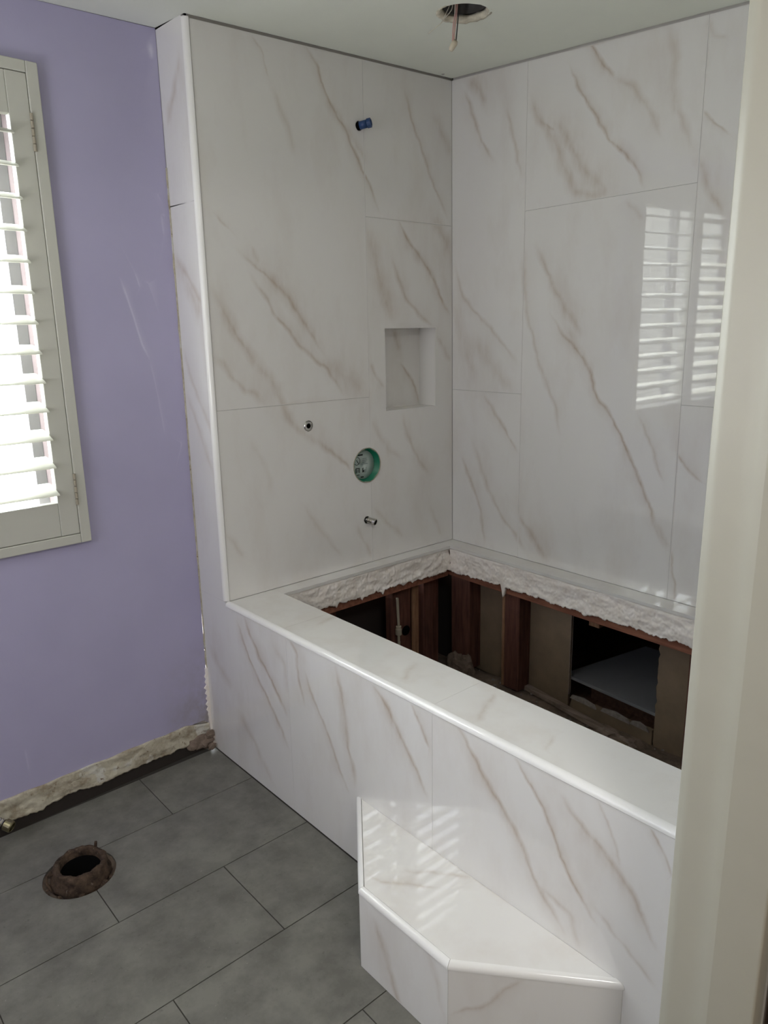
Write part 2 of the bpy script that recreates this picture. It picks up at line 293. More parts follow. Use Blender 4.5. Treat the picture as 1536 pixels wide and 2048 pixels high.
VEINS = {
 'E': [
  ([0.213,2.249,0.244,2.211,0.262,2.149], 0.007, 0.35),
  ([0.273,2.131,0.312,2.043,0.347,1.951], 0.022, 0.35),
  ([0.38,2.278,0.441,2.216,0.476,2.125,0.543,2.049,0.602,1.953,0.664,1.859,0.681,1.808], 0.0104, 0.8),
  ([0.476,2.125,0.563,2.049,0.634,1.957], 0.0294, 0.3),
  ([0.803,2.218,0.837,2.123,0.884,2.043,0.92,1.966,0.971,1.888,1.018,1.815], 0.0126, 0.6),
  ([0.946,2.164,1.036,2.029], 0.037, 0.4),
  ([0.768,1.804,0.796,1.753,0.849,1.701,0.894,1.659,0.943,1.603,0.979,1.539,1.034,1.472], 0.0127, 0.9),
  ([0.849,1.701,0.899,1.666,0.956,1.608], 0.0356, 0.35),
  ([0.735,1.67,0.767,1.605,0.803,1.537,0.867,1.48,0.913,1.455,0.95,1.427], 0.0178, 0.55),
  ([0.622,1.775,0.645,1.706,0.674,1.602,0.716,1.505,0.736,1.442], 0.0551, 0.5),
  ([0.945,1.809,0.99,1.761,1.032,1.702], 0.0632, 0.5),
  ([0.059,1.754,0.097,1.717], 0.0083, 0.4),
  ([0.119,1.672,0.154,1.637,0.191,1.613,0.248,1.572,0.299,1.524,0.338,1.469,0.392,1.399,0.435,1.339], 0.0114, 0.6),
  ([0.196,1.609,0.248,1.572,0.299,1.524,0.338,1.469,0.392,1.399], 0.0419, 0.45),
  ([0.169,1.675,0.192,1.629], 0.0142, 0.4),
  ([0.155,1.602,0.187,1.561,0.217,1.523,0.247,1.469,0.293,1.429,0.333,1.376,0.389,1.334,0.434,1.308,0.47,1.265,0.506,1.207], 0.0138, 0.65),
  ([0.435,1.331,0.492,1.287,0.568,1.24,0.608,1.212], 0.0766, 0.4),
  ([0.021,1.582,0.041,1.532,0.067,1.479,0.093,1.421,0.135,1.371,0.164,1.326,0.209,1.285,0.239,1.225,0.258,1.184,0.29,1.127,0.34,1.074], 0.0325, 0.5),
  ([0.067,1.479,0.093,1.421,0.135,1.371], 0.0103, 0.4),
  ([0.017,1.37,0.049,1.331,0.079,1.292,0.108,1.257,0.158,1.237,0.189,1.194], 0.0247, 0.5),
  ([0.377,1.075,0.444,1.018,0.489,0.986,0.53,0.943], 0.0179, 0.6),
  ([0.625,1.313,0.658,1.261,0.69,1.221], 0.0165, 0.5),
  ([0.961,1.399,1.002,1.345,1.035,1.302], 0.0192, 0.5),
  ([0.78,1.127,0.796,1.064,0.824,1.001,0.863,0.938,0.919,0.874], 0.0183, 0.4),
  ([0.619,1.128,0.66,1.059,0.712,0.993,0.785,0.948], 0.0298, 0.3),
  ([0.624,0.799,0.667,0.755,0.707,0.71,0.76,0.668,0.796,0.647], 0.0257, 0.35),
  ([0.549,0.739,0.566,0.698,0.598,0.647,0.617,0.599], 0.0172, 0.35),
  ([0.016,0.813,0.08,0.717], 0.0225, 0.3),
  ([0.922,0.751,0.99,0.608], 0.0207, 0.3),
  ([0.242,1.18,0.317,1.108,0.396,1.049], 0.0282, 0.3),
  ([0.304,0.872,0.383,0.752,0.489,0.619], 0.0218, 0.25),
  ([0.125,1.096,0.175,1.009,0.197,0.907], 0.0227, 0.22),
 ],
 'L': [
  ([0.084,2.271,0.132,2.221,0.167,2.167], 0.0335, 0.5),
  ([0.06,2.237,0.097,2.166,0.133,2.079,0.181,2.007,0.204,1.979], 0.0144, 0.6),
  ([0.257,2.14,0.292,2.034,0.315,1.953,0.332,1.904], 0.0175, 0.5),
  ([0.349,2.164,0.395,2.081,0.457,2.003,0.499,1.923,0.531,1.86,0.552,1.813], 0.0353, 0.6),
  ([0.409,2.064,0.456,2.03], 0.006, 0.8),
  ([0.455,2.062,0.505,2.009,0.556,1.921,0.623,1.86,0.664,1.815], 0.0303, 0.55),
  ([0.531,1.845,0.601,1.821,0.664,1.818], 0.0296, 0.5),
  ([0.506,2.205,0.555,2.118,0.613,2.044,0.661,1.966,0.732,1.905,0.767,1.859,0.795,1.808], 0.0106, 0.9),
  ([0.57,2.259,0.613,2.198,0.668,2.132], 0.0126, 0.9),
  ([0.668,2.132,0.736,2.09,0.788,2.02,0.833,1.94], 0.0195, 0.45),
  ([0.826,2.236,0.862,2.141,0.855,2.05,0.898,1.959,0.941,1.876], 0.0279, 0.4),
  ([0.941,1.876,0.993,1.767,1.032,1.718], 0.0229, 0.55),
  ([0.949,1.984,0.984,1.949,1.03,1.913], 0.0071, 0.6),
  ([0.949,2.201,0.966,2.161,1.0,2.146], 0.0143, 0.3),
  ([0.393,1.699,0.433,1.626,0.481,1.539,0.555,1.446,0.601,1.39], 0.0285, 0.55),
  ([0.346,1.71,0.35,1.554,0.364,1.465,0.394,1.391,0.416,1.317,0.456,1.237,0.497,1.156,0.52,1.053], 0.0195, 0.5),
  ([0.457,1.478,0.513,1.405,0.577,1.349,0.631,1.28,0.652,1.21,0.713,1.15,0.766,1.063,0.818,0.969,0.872,0.865,0.899,0.798,0.925,0.747], 0.0129, 0.9),
  ([0.524,1.431,0.587,1.351,0.649,1.272], 0.035, 0.3),
  ([0.013,1.664,0.057,1.536,0.137,1.471,0.213,1.408,0.266,1.36,0.328,1.293], 0.0168, 0.5),
  ([0.104,1.392,0.193,1.306,0.269,1.229,0.31,1.202], 0.0617, 0.4),
  ([0.162,1.187,0.24,1.098,0.295,1.031,0.336,0.978], 0.0143, 0.6),
  ([0.048,0.937,0.108,0.838,0.157,0.732,0.18,0.602], 0.016, 0.6),
  ([0.107,1.012,0.2,0.817,0.267,0.726,0.335,0.669,0.399,0.599], 0.0202, 0.5),
  ([0.342,0.755,0.396,0.698,0.479,0.6], 0.0283, 0.6),
  ([0.814,1.157,0.866,1.053,0.91,0.955], 0.0118, 0.5),
  ([0.947,1.054,0.985,1.006,1.034,0.973], 0.0094, 0.7),
  ([0.947,0.751,0.97,0.649,0.975,0.577], 0.0084, 0.6),
  ([0.891,0.826,0.947,0.751], 0.0235, 0.4),
  ([0.729,1.789,0.791,1.729], 0.0198, 0.3),
  ([0.002,1.531,0.055,1.383,0.121,1.236], 0.0578, 0.3),
 ],
 'A': [
  ([0.061,0.545,0.091,0.488,0.139,0.416,0.191,0.358,0.24,0.311,0.297,0.247,0.327,0.195], 0.0127, 0.8),
  ([0.105,0.579,0.141,0.515,0.182,0.464,0.233,0.417,0.281,0.37,0.329,0.314], 0.0153, 0.85),
  ([0.354,0.577,0.389,0.542,0.393,0.499,0.404,0.427,0.426,0.385], 0.0135, 0.7),
  ([0.424,0.499,0.467,0.421,0.508,0.367,0.543,0.313,0.576,0.253,0.615,0.196], 0.0102, 0.7),
  ([0.564,0.573,0.589,0.507,0.607,0.438,0.61,0.362,0.634,0.285,0.644,0.226], 0.0143, 0.7),
  ([0.589,0.507,0.607,0.438,0.61,0.362], 0.0376, 0.35),
  ([0.718,0.567,0.761,0.544,0.795,0.501,0.841,0.446,0.886,0.391,0.92,0.338], 0.0137, 0.8),
  ([0.761,0.544,0.795,0.501,0.832,0.458], 0.028, 0.35),
  ([0.865,0.571,0.892,0.528,0.925,0.478], 0.0092, 0.7),
  ([-0.131,0.401,-0.076,0.336,0.003,0.288], 0.0375, 0.4),
  ([0.035,0.206,0.118,0.145,0.171,0.083], 0.0349, 0.35),
  ([0.279,0.522,0.326,0.487,0.336,0.391], 0.0283, 0.3),
  ([0.172,0.089,0.213,0.039], 0.027, 0.3),
  ([0.99,0.596,1.036,0.548,1.091,0.487,1.141,0.436,1.196,0.375,1.236,0.308,1.282,0.267,1.312,0.225], 0.0134, 0.75),
  ([1.091,0.487,1.141,0.436,1.196,0.375], 0.0275, 0.3),
  ([1.161,0.579,1.206,0.536,1.244,0.496,1.281,0.43,1.318,0.372,1.354,0.328,1.388,0.298], 0.0081, 0.8),
  ([1.283,0.541,1.345,0.486,1.396,0.465,1.447,0.42,1.486,0.36,1.511,0.322], 0.0127, 0.65),
  ([1.345,0.486,1.408,0.451,1.448,0.411], 0.0307, 0.3),
  ([1.368,0.573,1.399,0.516,1.427,0.458], 0.0069, 0.5),
  ([1.476,0.571,1.501,0.532,1.519,0.496], 0.0062, 0.7),
  ([1.236,0.308,1.322,0.287,1.346,0.221], 0.0165, 0.4),
  ([1.372,0.34,1.444,0.292,1.511,0.251], 0.011, 0.4),
  ([-0.037,2.159,-0.1,2.067,-0.151,1.999], 0.0277, 0.5),
  ([-0.16,1.656,-0.119,1.61,-0.077,1.579,-0.037,1.534,0.002,1.498], 0.025, 0.6),
  ([-0.095,1.565,-0.031,1.477], 0.0491, 0.4),
  ([-0.156,1.384,-0.122,1.295,-0.045,1.188,0.015,1.091], 0.0192, 0.4),
  ([-0.159,1.252,-0.1,1.147,-0.013,0.984], 0.0267, 0.35),
 ],
 'D': [
  ([0.097,0.35,0.205,0.333], 0.0245, 0.35),
  ([0.041,0.79,0.136,0.735], 0.0234, 0.35),
  ([0.024,1.046,0.102,1.011,0.161,0.984], 0.0183, 0.4),
  ([0.045,1.215,0.108,1.194], 0.0105, 0.3),
 ],
 'S': [
  ([-0.173,0.899,-0.153,0.952,-0.118,0.986,-0.078,1.036], 0.0101, 0.45),
  ([-0.112,0.94,-0.045,1.004,0.014,1.084], 0.0161, 0.4),
 ],
 'F': [
  ([0.965,0.163,1.002,0.097,1.028,0.025,1.064,-0.022], 0.0189, 0.6),
  ([1.126,0.222,1.157,0.147,1.183,0.068], 0.0215, 0.3),
 ],
 'R': [
  ([0.002,0.089,0.076,0.122,0.11,0.162,0.153,0.196], 0.0098, 0.45),
 ],
 'W': [
  ([-0.175,1.586,-0.162,1.537,-0.142,1.466,-0.126,1.394,-0.106,1.349], 0.0062, 0.7),
  ([-0.128,1.601,-0.117,1.559], 0.0047, 0.5),
  ([-0.02,2.226,-0.018,2.184], 0.0142, 0.9),
  ([-0.031,2.211,-0.013,2.203], 0.0079, 0.7),
  ([-0.03,1.768,-0.026,1.712], 0.0049, 0.4),
  ([-0.036,1.825,-0.035,1.82], 0.0048, 0.9),
  ([-0.024,1.771,-0.021,1.768], 0.0065, 0.9),
  ([-0.092,1.574,-0.089,1.571], 0.0048, 0.9),
  ([-0.027,1.088,-0.026,1.08], 0.0052, 0.9),
  ([-0.106,1.349,-0.089,1.227,-0.079,1.117], 0.005, 0.3),
  ([-0.607,0.242,-0.604,0.174], 0.0074, 0.3),
 ],
 'N': [
  ([0.817,1.424,0.834,1.388,0.844,1.347], 0.0254, 0.55),
  ([0.851,1.302,0.889,1.263,0.918,1.225,0.934,1.193,0.95,1.138], 0.0134, 0.8),
  ([0.971,1.422,0.984,1.346], 0.0327, 0.3),
 ],
}

# ------------------------------------------------------------------ marble veins: centre lines in metres on each tiled plane (width, strength)
def prep_veins():
    out = {}
    for key, L in VEINS.items():
        rs = []
        for flat, w, a in L:
            P = np.array(flat, float).reshape(-1, 2); q = [P[0]]
            for i in range(len(P) - 1):
                n = max(1, int(np.hypot(*(P[i + 1] - P[i])) / .007))
                for k in range(1, n + 1): q.append(P[i] + (P[i + 1] - P[i]) * k / n)
            q = np.array(q)
            for it in range(3):
                q[1:-1] = (q[:-2] + 2 * q[1:-1] + q[2:]) / 4 if len(q) > 2 else q[1:-1]
            t = np.gradient(q, axis=0) if len(q) > 1 else np.zeros_like(q); nn = np.stack([-t[:, 1], t[:, 0]], 1); nn /= (np.hypot(nn[:, 0], nn[:, 1])[:, None] + 1e-9)
            s = np.arange(len(q)) * .007; off = np.array([noise.noise(Vector((x * 28, w * 900, a * 50))) * .006 + noise.noise(Vector((x * 110, w * 700, a * 30))) * .0022 for x in s])
            q = q + nn * off[:, None] * (.25 if key == 'W' else 1); a = a * (.6 if key == 'W' else 1)
            wd = np.array([w * (1 + .55 * noise.noise(Vector((x * 22, a * 77, w * 300)))) for x in s])
            en = np.clip(np.minimum(np.arange(len(q)) + .6, len(q) - .4 - np.arange(len(q))) / max(2.0, .18 * len(q)), 0, 1)
            rs.append((q, nn, wd, a * en))
        out[key] = rs
    return out
VP = prep_veins()
def vein_value(pts, key):
    val = np.zeros(len(pts))
    for q, nn, wd, st in VP.get(key, []):
        m = wd.max() * 3; near = np.where((pts[:, 0] > q[:, 0].min() - m) & (pts[:, 0] < q[:, 0].max() + m) & (pts[:, 1] > q[:, 1].min() - m) & (pts[:, 1] < q[:, 1].max() + m))[0]
        if not len(near): continue
        p = pts[near]; best = np.zeros(len(near)); sg = 1 if int(abs(q[0, 0] * 977)) % 2 else -1
        for i in range(len(q) - 1):
            d = q[i + 1] - q[i]; L = (d * d).sum() + 1e-12
            t = np.clip(((p - q[i]) @ d) / L, 0, 1); dist = np.hypot(*(p - q[i] - t[:, None] * d).T)
            w = (wd[i] * (1 - t) + wd[i + 1] * t) * .85; s = st[i] * (1 - t) + st[i + 1] * t
            best = np.maximum(best, np.clip(1 - dist / w, 0, 1) ** 1.15 * s)
            cr = ((p - q[i]) @ np.array([-d[1], d[0]])) * sg
            best = np.maximum(best, np.where(cr > 0, np.clip(1 - dist / (w * 3.4), 0, 1) ** 1.2 * s * .36, 0))
        val[near] = val[near] + best * (1 - val[near])
    return val
def panel(name, P, key, poly, mat, parent, thick=.007, o0=0.0, holes=(), grid=.05, attr='vein', flip=False):
    """flat piece on plane P: detailed face carrying the vein print, real edges of depth `thick`; holes are polygons cut right through"""
    poly = [tuple(q) for q in poly]; us = [q[0] for q in poly]; vs_ = [q[1] for q in poly]
    pts = list(poly); edges = [(i, (i + 1) % len(poly)) for i in range(len(poly))]
    for h in holes:
        b = len(pts); pts += list(h); edges += [(b + i, b + (i + 1) % len(h)) for i in range(len(h))]
    nb = len(pts)
    x0, x1, y0, y1 = min(us), max(us), min(vs_), max(vs_)
    cand = []
    gx = np.arange(x0 + grid * .5, x1, grid); gy = np.arange(y0 + grid * .5, y1, grid)
    cand += [(x, y) for x in gx for y in gy]
    for q, nn, wd, st in VP.get(key, []):
        if q[:, 0].max() < x0 or q[:, 0].min() > x1 or q[:, 1].max() < y0 or q[:, 1].min() > y1: continue
        sg = 1 if int(abs(q[0, 0] * 977)) % 2 else -1
        for k in ((0, 1.9 * sg, 2.9 * sg, .4, -.4, .86, -.86) if wd.max() < .016 else (0, 1.7 * sg, 2.9 * sg, .25, -.25, .55, -.55, .86, -.86)):
            cand += [tuple(z) for z in q + nn * (wd * k)[:, None]]
    def clear(x, y, ring, e):
        for i in range(len(ring)):
            a = ring[i]; b = ring[(i + 1) % len(ring)]; dx, dy = b[0] - a[0], b[1] - a[1]; L = dx * dx + dy * dy
            t = max(0, min(1, ((x - a[0]) * dx + (y - a[1]) * dy) / L)); 
            if math.hypot(x - a[0] - t * dx, y - a[1] - t * dy) < e: return False
        return True
    for x, y in cand:
        if x0 + .001 < x < x1 - .001 and y0 + .001 < y < y1 - .001 and inside(poly, x, y) and clear(x, y, poly, .0012) and not any(inside(h, x, y) or not clear(x, y, h, .0012) for h in holes):
            pts.append((x, y))
    r = delaunay_2d_cdt([Vector(q) for q in pts], edges, [], 0, 1e-5)
    ov, of = r[0], r[2]; P2 = np.array([(v.x, v.y) for v in ov])
    faces = []
    for f in of:
        c = P2[list(f)].mean(0)
        if inside(poly, c[0], c[1]) and not any(inside(h, c[0], c[1]) for h in holes): faces.append(tuple(f))
    val = vein_value(P2, key) if key else np.zeros(len(P2))
    n = len(P2); V = [P(u, v, o0) for u, v in P2]; cnt = {}
    for f in faces:
        for i in range(3): e = (f[i], f[(i + 1) % 3]); cnt[e] = cnt.get(e, 0) + 1
    rim = [e for e in cnt if (e[1], e[0]) not in cnt]; idx = {}
    for a, b in rim:
        for q in (a, b):
            if q not in idx: idx[q] = len(V); V.append(P(P2[q][0], P2[q][1], o0 + thick))
    for a, b in rim: faces.append((b, a, idx[a], idx[b]))
    me = bpy.data.meshes.new(name); me.from_pydata([tuple(v) for v in V], [], faces); me.update()
    at = me.attributes.new(attr, 'FLOAT', 'POINT'); arr = np.zeros(len(V), np.float32); arr[:n] = val
    for q, k in idx.items(): arr[k] = val[q]
    at.data.foreach_set('value', arr)
    return link(name, me, mat, parent)
def rect(u0, u1, v0, v1): return [(u0, v0), (u1, v0), (u1, v1), (u0, v1)]
G = .00035

# ------------------------------------------------------------------ end wall with the niche (wall_back)
wb = struct('wall_back', 'marble-look tiled end wall with a small recessed niche and plumbing stubs')
NI = rect(.699, .953, 1.139, 1.430)
J = .6205
hc, hr = (.603, .952), .064
def arc(a0, a1, n=22): return [(hc[0] + hr * (1 + random.uniform(-.015, .015)) * math.cos(a0 + (a1 - a0) * i / n), hc[1] + hr * math.sin(a0 + (a1 - a0) * i / n)) for i in range(n + 1)]
ph = math.acos((J - hc[0]) / hr)
H1 = circle(.352, 1.118, .0185, 18, .04); H2 = circle(.597, .749, .0145, 16, .04); H3 = circle(.601, 2.070, .0150, 16, .04)
tz = lambda u: ceil_z(u, 0) - .007
panel('tile', PE, 'E', [(.015, R + .001), (J - G, R + .001)] + arc(-ph, ph - 2 * math.pi)[0:0] + [(x - G, y) for x, y in arc(2 * math.pi - ph, ph)] + [(J - G, 1.195 - G), (.015, 1.195 - G)], M['tile'], wb, holes=[H1, H2])
panel('tile', PE, 'E', [(.015, 1.195 + G), (J - G, 1.195 + G), (J - G, tz(J)), (.015, tz(0))], M['tile'], wb, holes=[H3])
panel('tile', PE, 'E', [(J + G, R + .001), (W - .001, R + .001), (W - .012, 1.795 - G), (J + G, 1.795 - G)] + [(x + G, y) for x, y in arc(ph, -ph)], M['tile'], wb, holes=[NI])
panel('tile', PE, 'E', [(J + G, 1.795 + G), (W - .012, 1.795 + G), (W - .016, tz(W)), (J + G, tz(J))], M['tile'], wb)
# niche lining: back, sides, sill, head
ND_ = .088
u0, u1, v0, v1 = .699, .953, 1.139, 1.430
panel('niche_back', PE, 'N', rect(u0, u1, v0, v1), M['tile'], wb, o0=ND_)
def PNs(x): return lambda a, b, o=0: Vector((x + o, a, b))
def PNz(z): return lambda a, b, o=0: Vector((a, b, z + o))
box('niche_side', PNs(u0), .0065, ND_, v0, v1, -.006, 0, M['tile'], wb); box('niche_side', PNs(u1), .0065, ND_, v0, v1, 0, .006, M['tile'], wb)
box('niche_sill', PNz(v0), u0, u1, .0065, ND_, -.006, 0, M['tile'], wb); box('niche_head', PNz(v1), u0, u1, .0065, ND_, 0, .006, M['tile'], wb)
# substrate behind the tiles, kept clear of niche and holes (four pieces round the niche, valve bay between)
gb = lambda a, b, c, d: box('backer_board', PE, a, b, c, d, .0072, .016, M['grout'], wb)
gb(.0165, .53, R - .07, 2.29); gb(.53, .69, 1.02, 2.02); gb(.53, .69, 2.12, 2.29); gb(.53, .69, R - .07, .70); gb(.53, .69, .79, .885); gb(.96, 1.05, R - .07, 2.29); gb(.69, .96, R - .07, 1.13); gb(.69, .96, 1.44, 2.29)
# the flush tiled strip between the tub edge and the lavender wall, with its upright bullnose
for a, b in ((R + .0, 1.790), (1.790 + 2 * G, None)):
    t0 = b or ceil_z(0, .1) - .004
    panel('tile', PA, 'A', [(-D - .001, a), (-.016, a), (-.016, t0), (-D - .001, t0 + .004)], M['tile'], wb, thick=.010)
box('return_core', PA, -D + .002, -.0165, .05, 2.25, .011, .06, M['grout'], wb)
def quarter(name, P0, P1, ax, ay, r, mat, parent, n=8, lip=.0035):
    """bullnose edge from P0 to P1: rounded outer corner pointing along +ax / +ay, two short legs behind it"""
    P0, P1, ax, ay = Vector(P0), Vector(P1), Vector(ax), Vector(ay)
    prof = [(-r, 0)] + [(-r, 0)] * 0 + [(r * (math.sin(t) - 1), r * (math.cos(t) - 1)) for t in [math.pi / 2 * i / n for i in range(n + 1)]] + [(0, -r), (-.006, -r), (-.006, -.006), (-r, -.006)]
    seen = []; [seen.append(q) for q in prof if not seen or (abs(q[0] - seen[-1][0]) + abs(q[1] - seen[-1][1])) > 1e-6]
    prof = seen
    rings = [[p + ax * (a + lip) + ay * (b + lip) for a, b in prof] for p in (P0, P1)]
    o = sweep(name, None, rings, mat, parent, True, False)
    for pl in o.data.polygons: pl.use_smooth = len(pl.vertices) == 4
    o.data.set_sharp_from_angle(angle=math.radians(35))
    return o
q = quarter('bullnose_trim', (0, 0, R + .002), (0, 0, HC - .004), (-1, 0, 0), (0, -1, 0), .015, M['trim'], wb, lip=.0022)
q['label'] = 'white rounded corner trim running from tub deck to ceiling'

# ------------------------------------------------------------------ long wall (wall_right)
wr = struct('wall_right', 'glossy marble-look tiled long wall reflecting the shuttered window')
LE = 1.578
def tl(u): return ceil_z(W, -u) - .007
def lt(poly): panel('tile', PL, 'L', poly, M['tile'], wr)
lt(rect(.001, .345 - G, R + .001, 1.195 - G)); lt([(.001, 1.195 + G), (.345 - G, 1.195 + G), (.345 - G, tl(.345)), (.001, tl(0))])
lt(rect(.345 + G, .950 - G, R + .001, 1.805 - G)); lt([(.345 + G, 1.805 + G), (.950 - G, 1.805 + G), (.950 - G, tl(.95)), (.345 + G, tl(.345))])
lt(rect(.950 + G, LE, R + .001, 1.195 - G)); lt([(.950 + G, 1.195 + G), (LE, 1.195 + G), (LE, tl(LE)), (.950 + G, tl(.95))])
box('backer_board', PL, .0, LE, R - .07, 2.30, .0075, .018, M['grout'], wr)

# ------------------------------------------------------------------ lavender window wall (wall_left)
wl = struct('wall_left', 'lavender painted wall with bare plaster along its foot')
XL = -1.92
OW = rect(-1.435, -.385, .862, 2.072)
def zc(u): return ceil_z(u, D)
foot = [(XL + .03 * i + (0), .108 + .006 * noise.noise(Vector((i * .35, 3, 1))) + .003 * noise.noise(Vector((i * 1.3, 3, 1)))) for i in range(0, 64) if XL + .03 * i < -.012]
panel('painted_plaster', PD, 'W', foot + [(-.004, .088), (-.001, zc(0) - .001), (XL, zc(XL) - .001)], M['paint'], wl, thick=.012, holes=[OW], grid=.12)
# wall body behind the paint, round the window
for a, b, c, d in ((XL, -1.435, -.07, 2.3), (-.385, -.0005, -.07, 2.3), (-1.435, -.385, -.07, .862), (-1.435, -.385, 2.072, 2.3)): box('wall_core', PD, a, b, c, d, .0125, .13, M['stucco'], wl)
box('recess_back', PD, XL, -.0165, -.07, .088, .0, .0124, M['gapd'], wl)  # dark colour paints the shade of the gap at the wall foot
# rough bare plaster band at the foot, torn lower edge, dark-coloured strip below
def ragged(name, P, u0, u1, top, bot, o_face, amp, mat, parent, nu, nv, thick, seed, tear=.004, smooth=True):
    vs = []; fs = []
    for i in range(nu + 1):
        u = u0 + (u1 - u0) * i / nu; a, b = top(u), bot(u)
        for j in range(nv + 1):
            v = a + (b - a) * j / nv
            h = noise.noise(Vector((u * 9, v * 22, seed))) * .8 + noise.noise(Vector((u * 30, v * 55, seed + 5))) * .55 + noise.noise(Vector((u * 110, v * 130, seed + 9))) * .3
            edge = 1 if 0 < j < nv else .3
            vs.append(P(u, v, o_face - amp * h * edge))
    k = nv + 1; N = len(vs)
    for i in range(nu):
        for j in range(nv): fs.append((i * k + j, (i + 1) * k + j, (i + 1) * k + j + 1, i * k + j + 1))
    # back side
    for i in range(nu + 1):
        u = u0 + (u1 - u0) * i / nu; vs.append(P(u, top(u), o_face + thick)); vs.append(P(u, bot(u) + tear, o_face + thick))
    for i in range(nu):
        a = N + 2 * i
        fs += [(a, a + 1, a + 3, a + 2), (i * k, a, a + 2, (i + 1) * k), (i * k + nv, (i + 1) * k + nv, a + 3, a + 1)]
    return mesh(name, vs, fs, mat, parent, smooth)
def fb(u): return .040 + .012 * noise.noise(Vector((u * 9, 1, 2))) + .007 * noise.noise(Vector((u * 33, 1, 2))) + .004 * noise.noise(Vector((u * 90, 1, 2)))
ragged('bare_plaster', PD, XL, -.012, lambda u: .112 - .02 * max(0, (u + .1) * 10) + .004 * noise.noise(Vector((u * 15, 8, 2))), fb, -.007, .006, M['plaster'], wl, 520, 18, .012, 4)
# flakes of loose plaster
for (u, v, w, h) in ((-.235, .098, .05, .018), (-.48, .075, .03, .012), (-.60, .10, .025, .008), (-.33, .072, .028, .012)):
    prism('plaster_flake', PD, [(u + w * .5 * math.cos(t) * random.uniform(.7, 1.1), v + h * math.sin(t) * random.uniform(.6, 1.1)) for t in [i * math.pi / 4.5 for i in range(9)]], -.011, -.006, M['plaster'], wl)
# rubble heaped in the corner by the tub
def lump(name, c, r, mat, parent=None, seed=0, sq=(1, 1, 1), sub=2, amp=.35):
    bm = bmesh.new(); bmesh.ops.create_icosphere(bm, subdivisions=sub, radius=1)
    for v in bm.verts:
        k = 1 + amp * noise.noise(v.co * 1.7 + Vector((seed, seed * 2, 0))) + amp * .5 * noise.noise(v.co * 4 + Vector((seed, 0, 9)))
        v.co = Vector((v.co.x * sq[0], v.co.y * sq[1], v.co.z * sq[2])) * r * k + Vector(c)
    me = bpy.data.meshes.new(name); bm.to_mesh(me); bm.free(); return link(name, me, mat, parent)
for i, (x, y, z, r) in enumerate(((-.030, .158, .030, .026), (-.052, .160, .05, .018), (-.018, .150, .058, .016), (-.078, .160, .035, .018), (-.02, .135, .018, .014))):
    lump('mortar_lump', (x, y, z), r, M['dirt'], wl, i * 3 + 1, (1.2, .5, 1), 2, .5)
def jag(name, P, u, w, v0, v1, o0, o1, mat, parent, n, seed):
    L = [(u + w * (.35 + .65 * abs(noise.noise(Vector((i * .5, seed, 0)))) ), v0 + (v1 - v0) * i / n) for i in range(n + 1)]
    return prism(name, P, [(u, v0)] + [(a if (a != u) else a + 1e-4, b) for a, b in L] + [(u, v1)], o0, o1, mat, parent)
jag('caulk_bead', PD, -.0005, -.008, .06, 1.9, -.004, .0, M['plaster'], wl, 60, 3)
jag('caulk_bead', PD, -.0005, -.022, .05, .30, -.006, .0, M['mortar'], wl, 24, 7)

# ------------------------------------------------------------------ window and its shutters
wi = struct('window_1', 'window behind the plantation shutters')
wi['category'] = 'window'
# reveal
rv = M['shut']
box('reveal', PD, -.385, -.379, .862, 2.072, .0, .12, rv, wi) if 0 else None
for nm, a, b, c, d in (('reveal', -.391, -.385, .868, 2.066), ('reveal', -1.435, -1.429, .868, 2.066), ('reveal', -1.435, -.385, 2.066, 2.072), ('window_sill', -1.435, -.385, .862, .868)): box(nm, PD, a, b, c, d, .002, .128, rv, wi)
# outer frame: pinkish liner then grey sash, with a meeting stile
def ring(name, P, r0, w, o0, o1, mat, parent, bev=.001):
    u0, u1, v0, v1 = r0
    box(name, P, u0, u0 + w, v0, v1, o0, o1, mat, parent, bev); box(name, P, u1 - w, u1, v0, v1, o0, o1, mat, parent, bev)
    box(name, P, u0 + w, u1 - w, v0, v0 + w, o0, o1, mat, parent, bev); box(name, P, u0 + w, u1 - w, v1 - w, v1, o0, o1, mat, parent, bev)
ring('window_frame', PD, (-1.429, -.391, .868, 2.066), .030, .080, .126, M['pink'], wi)
ring('sash', PD, (-.885, -.4215, .898, 2.036), .030, .078, .0995, M['alu'], wi)
ring('sash', PD, (-1.3985, -.850, .898, 2.036), .030, .1005, .122, M['alu'], wi)
box('pane', PD, -.855, -.4515, .928, 2.006, .087, .091, M['glass'], wi); box('pane', PD, -1.3685, -.88, .928, 2.006, .109, .113, M['glass'], wi)
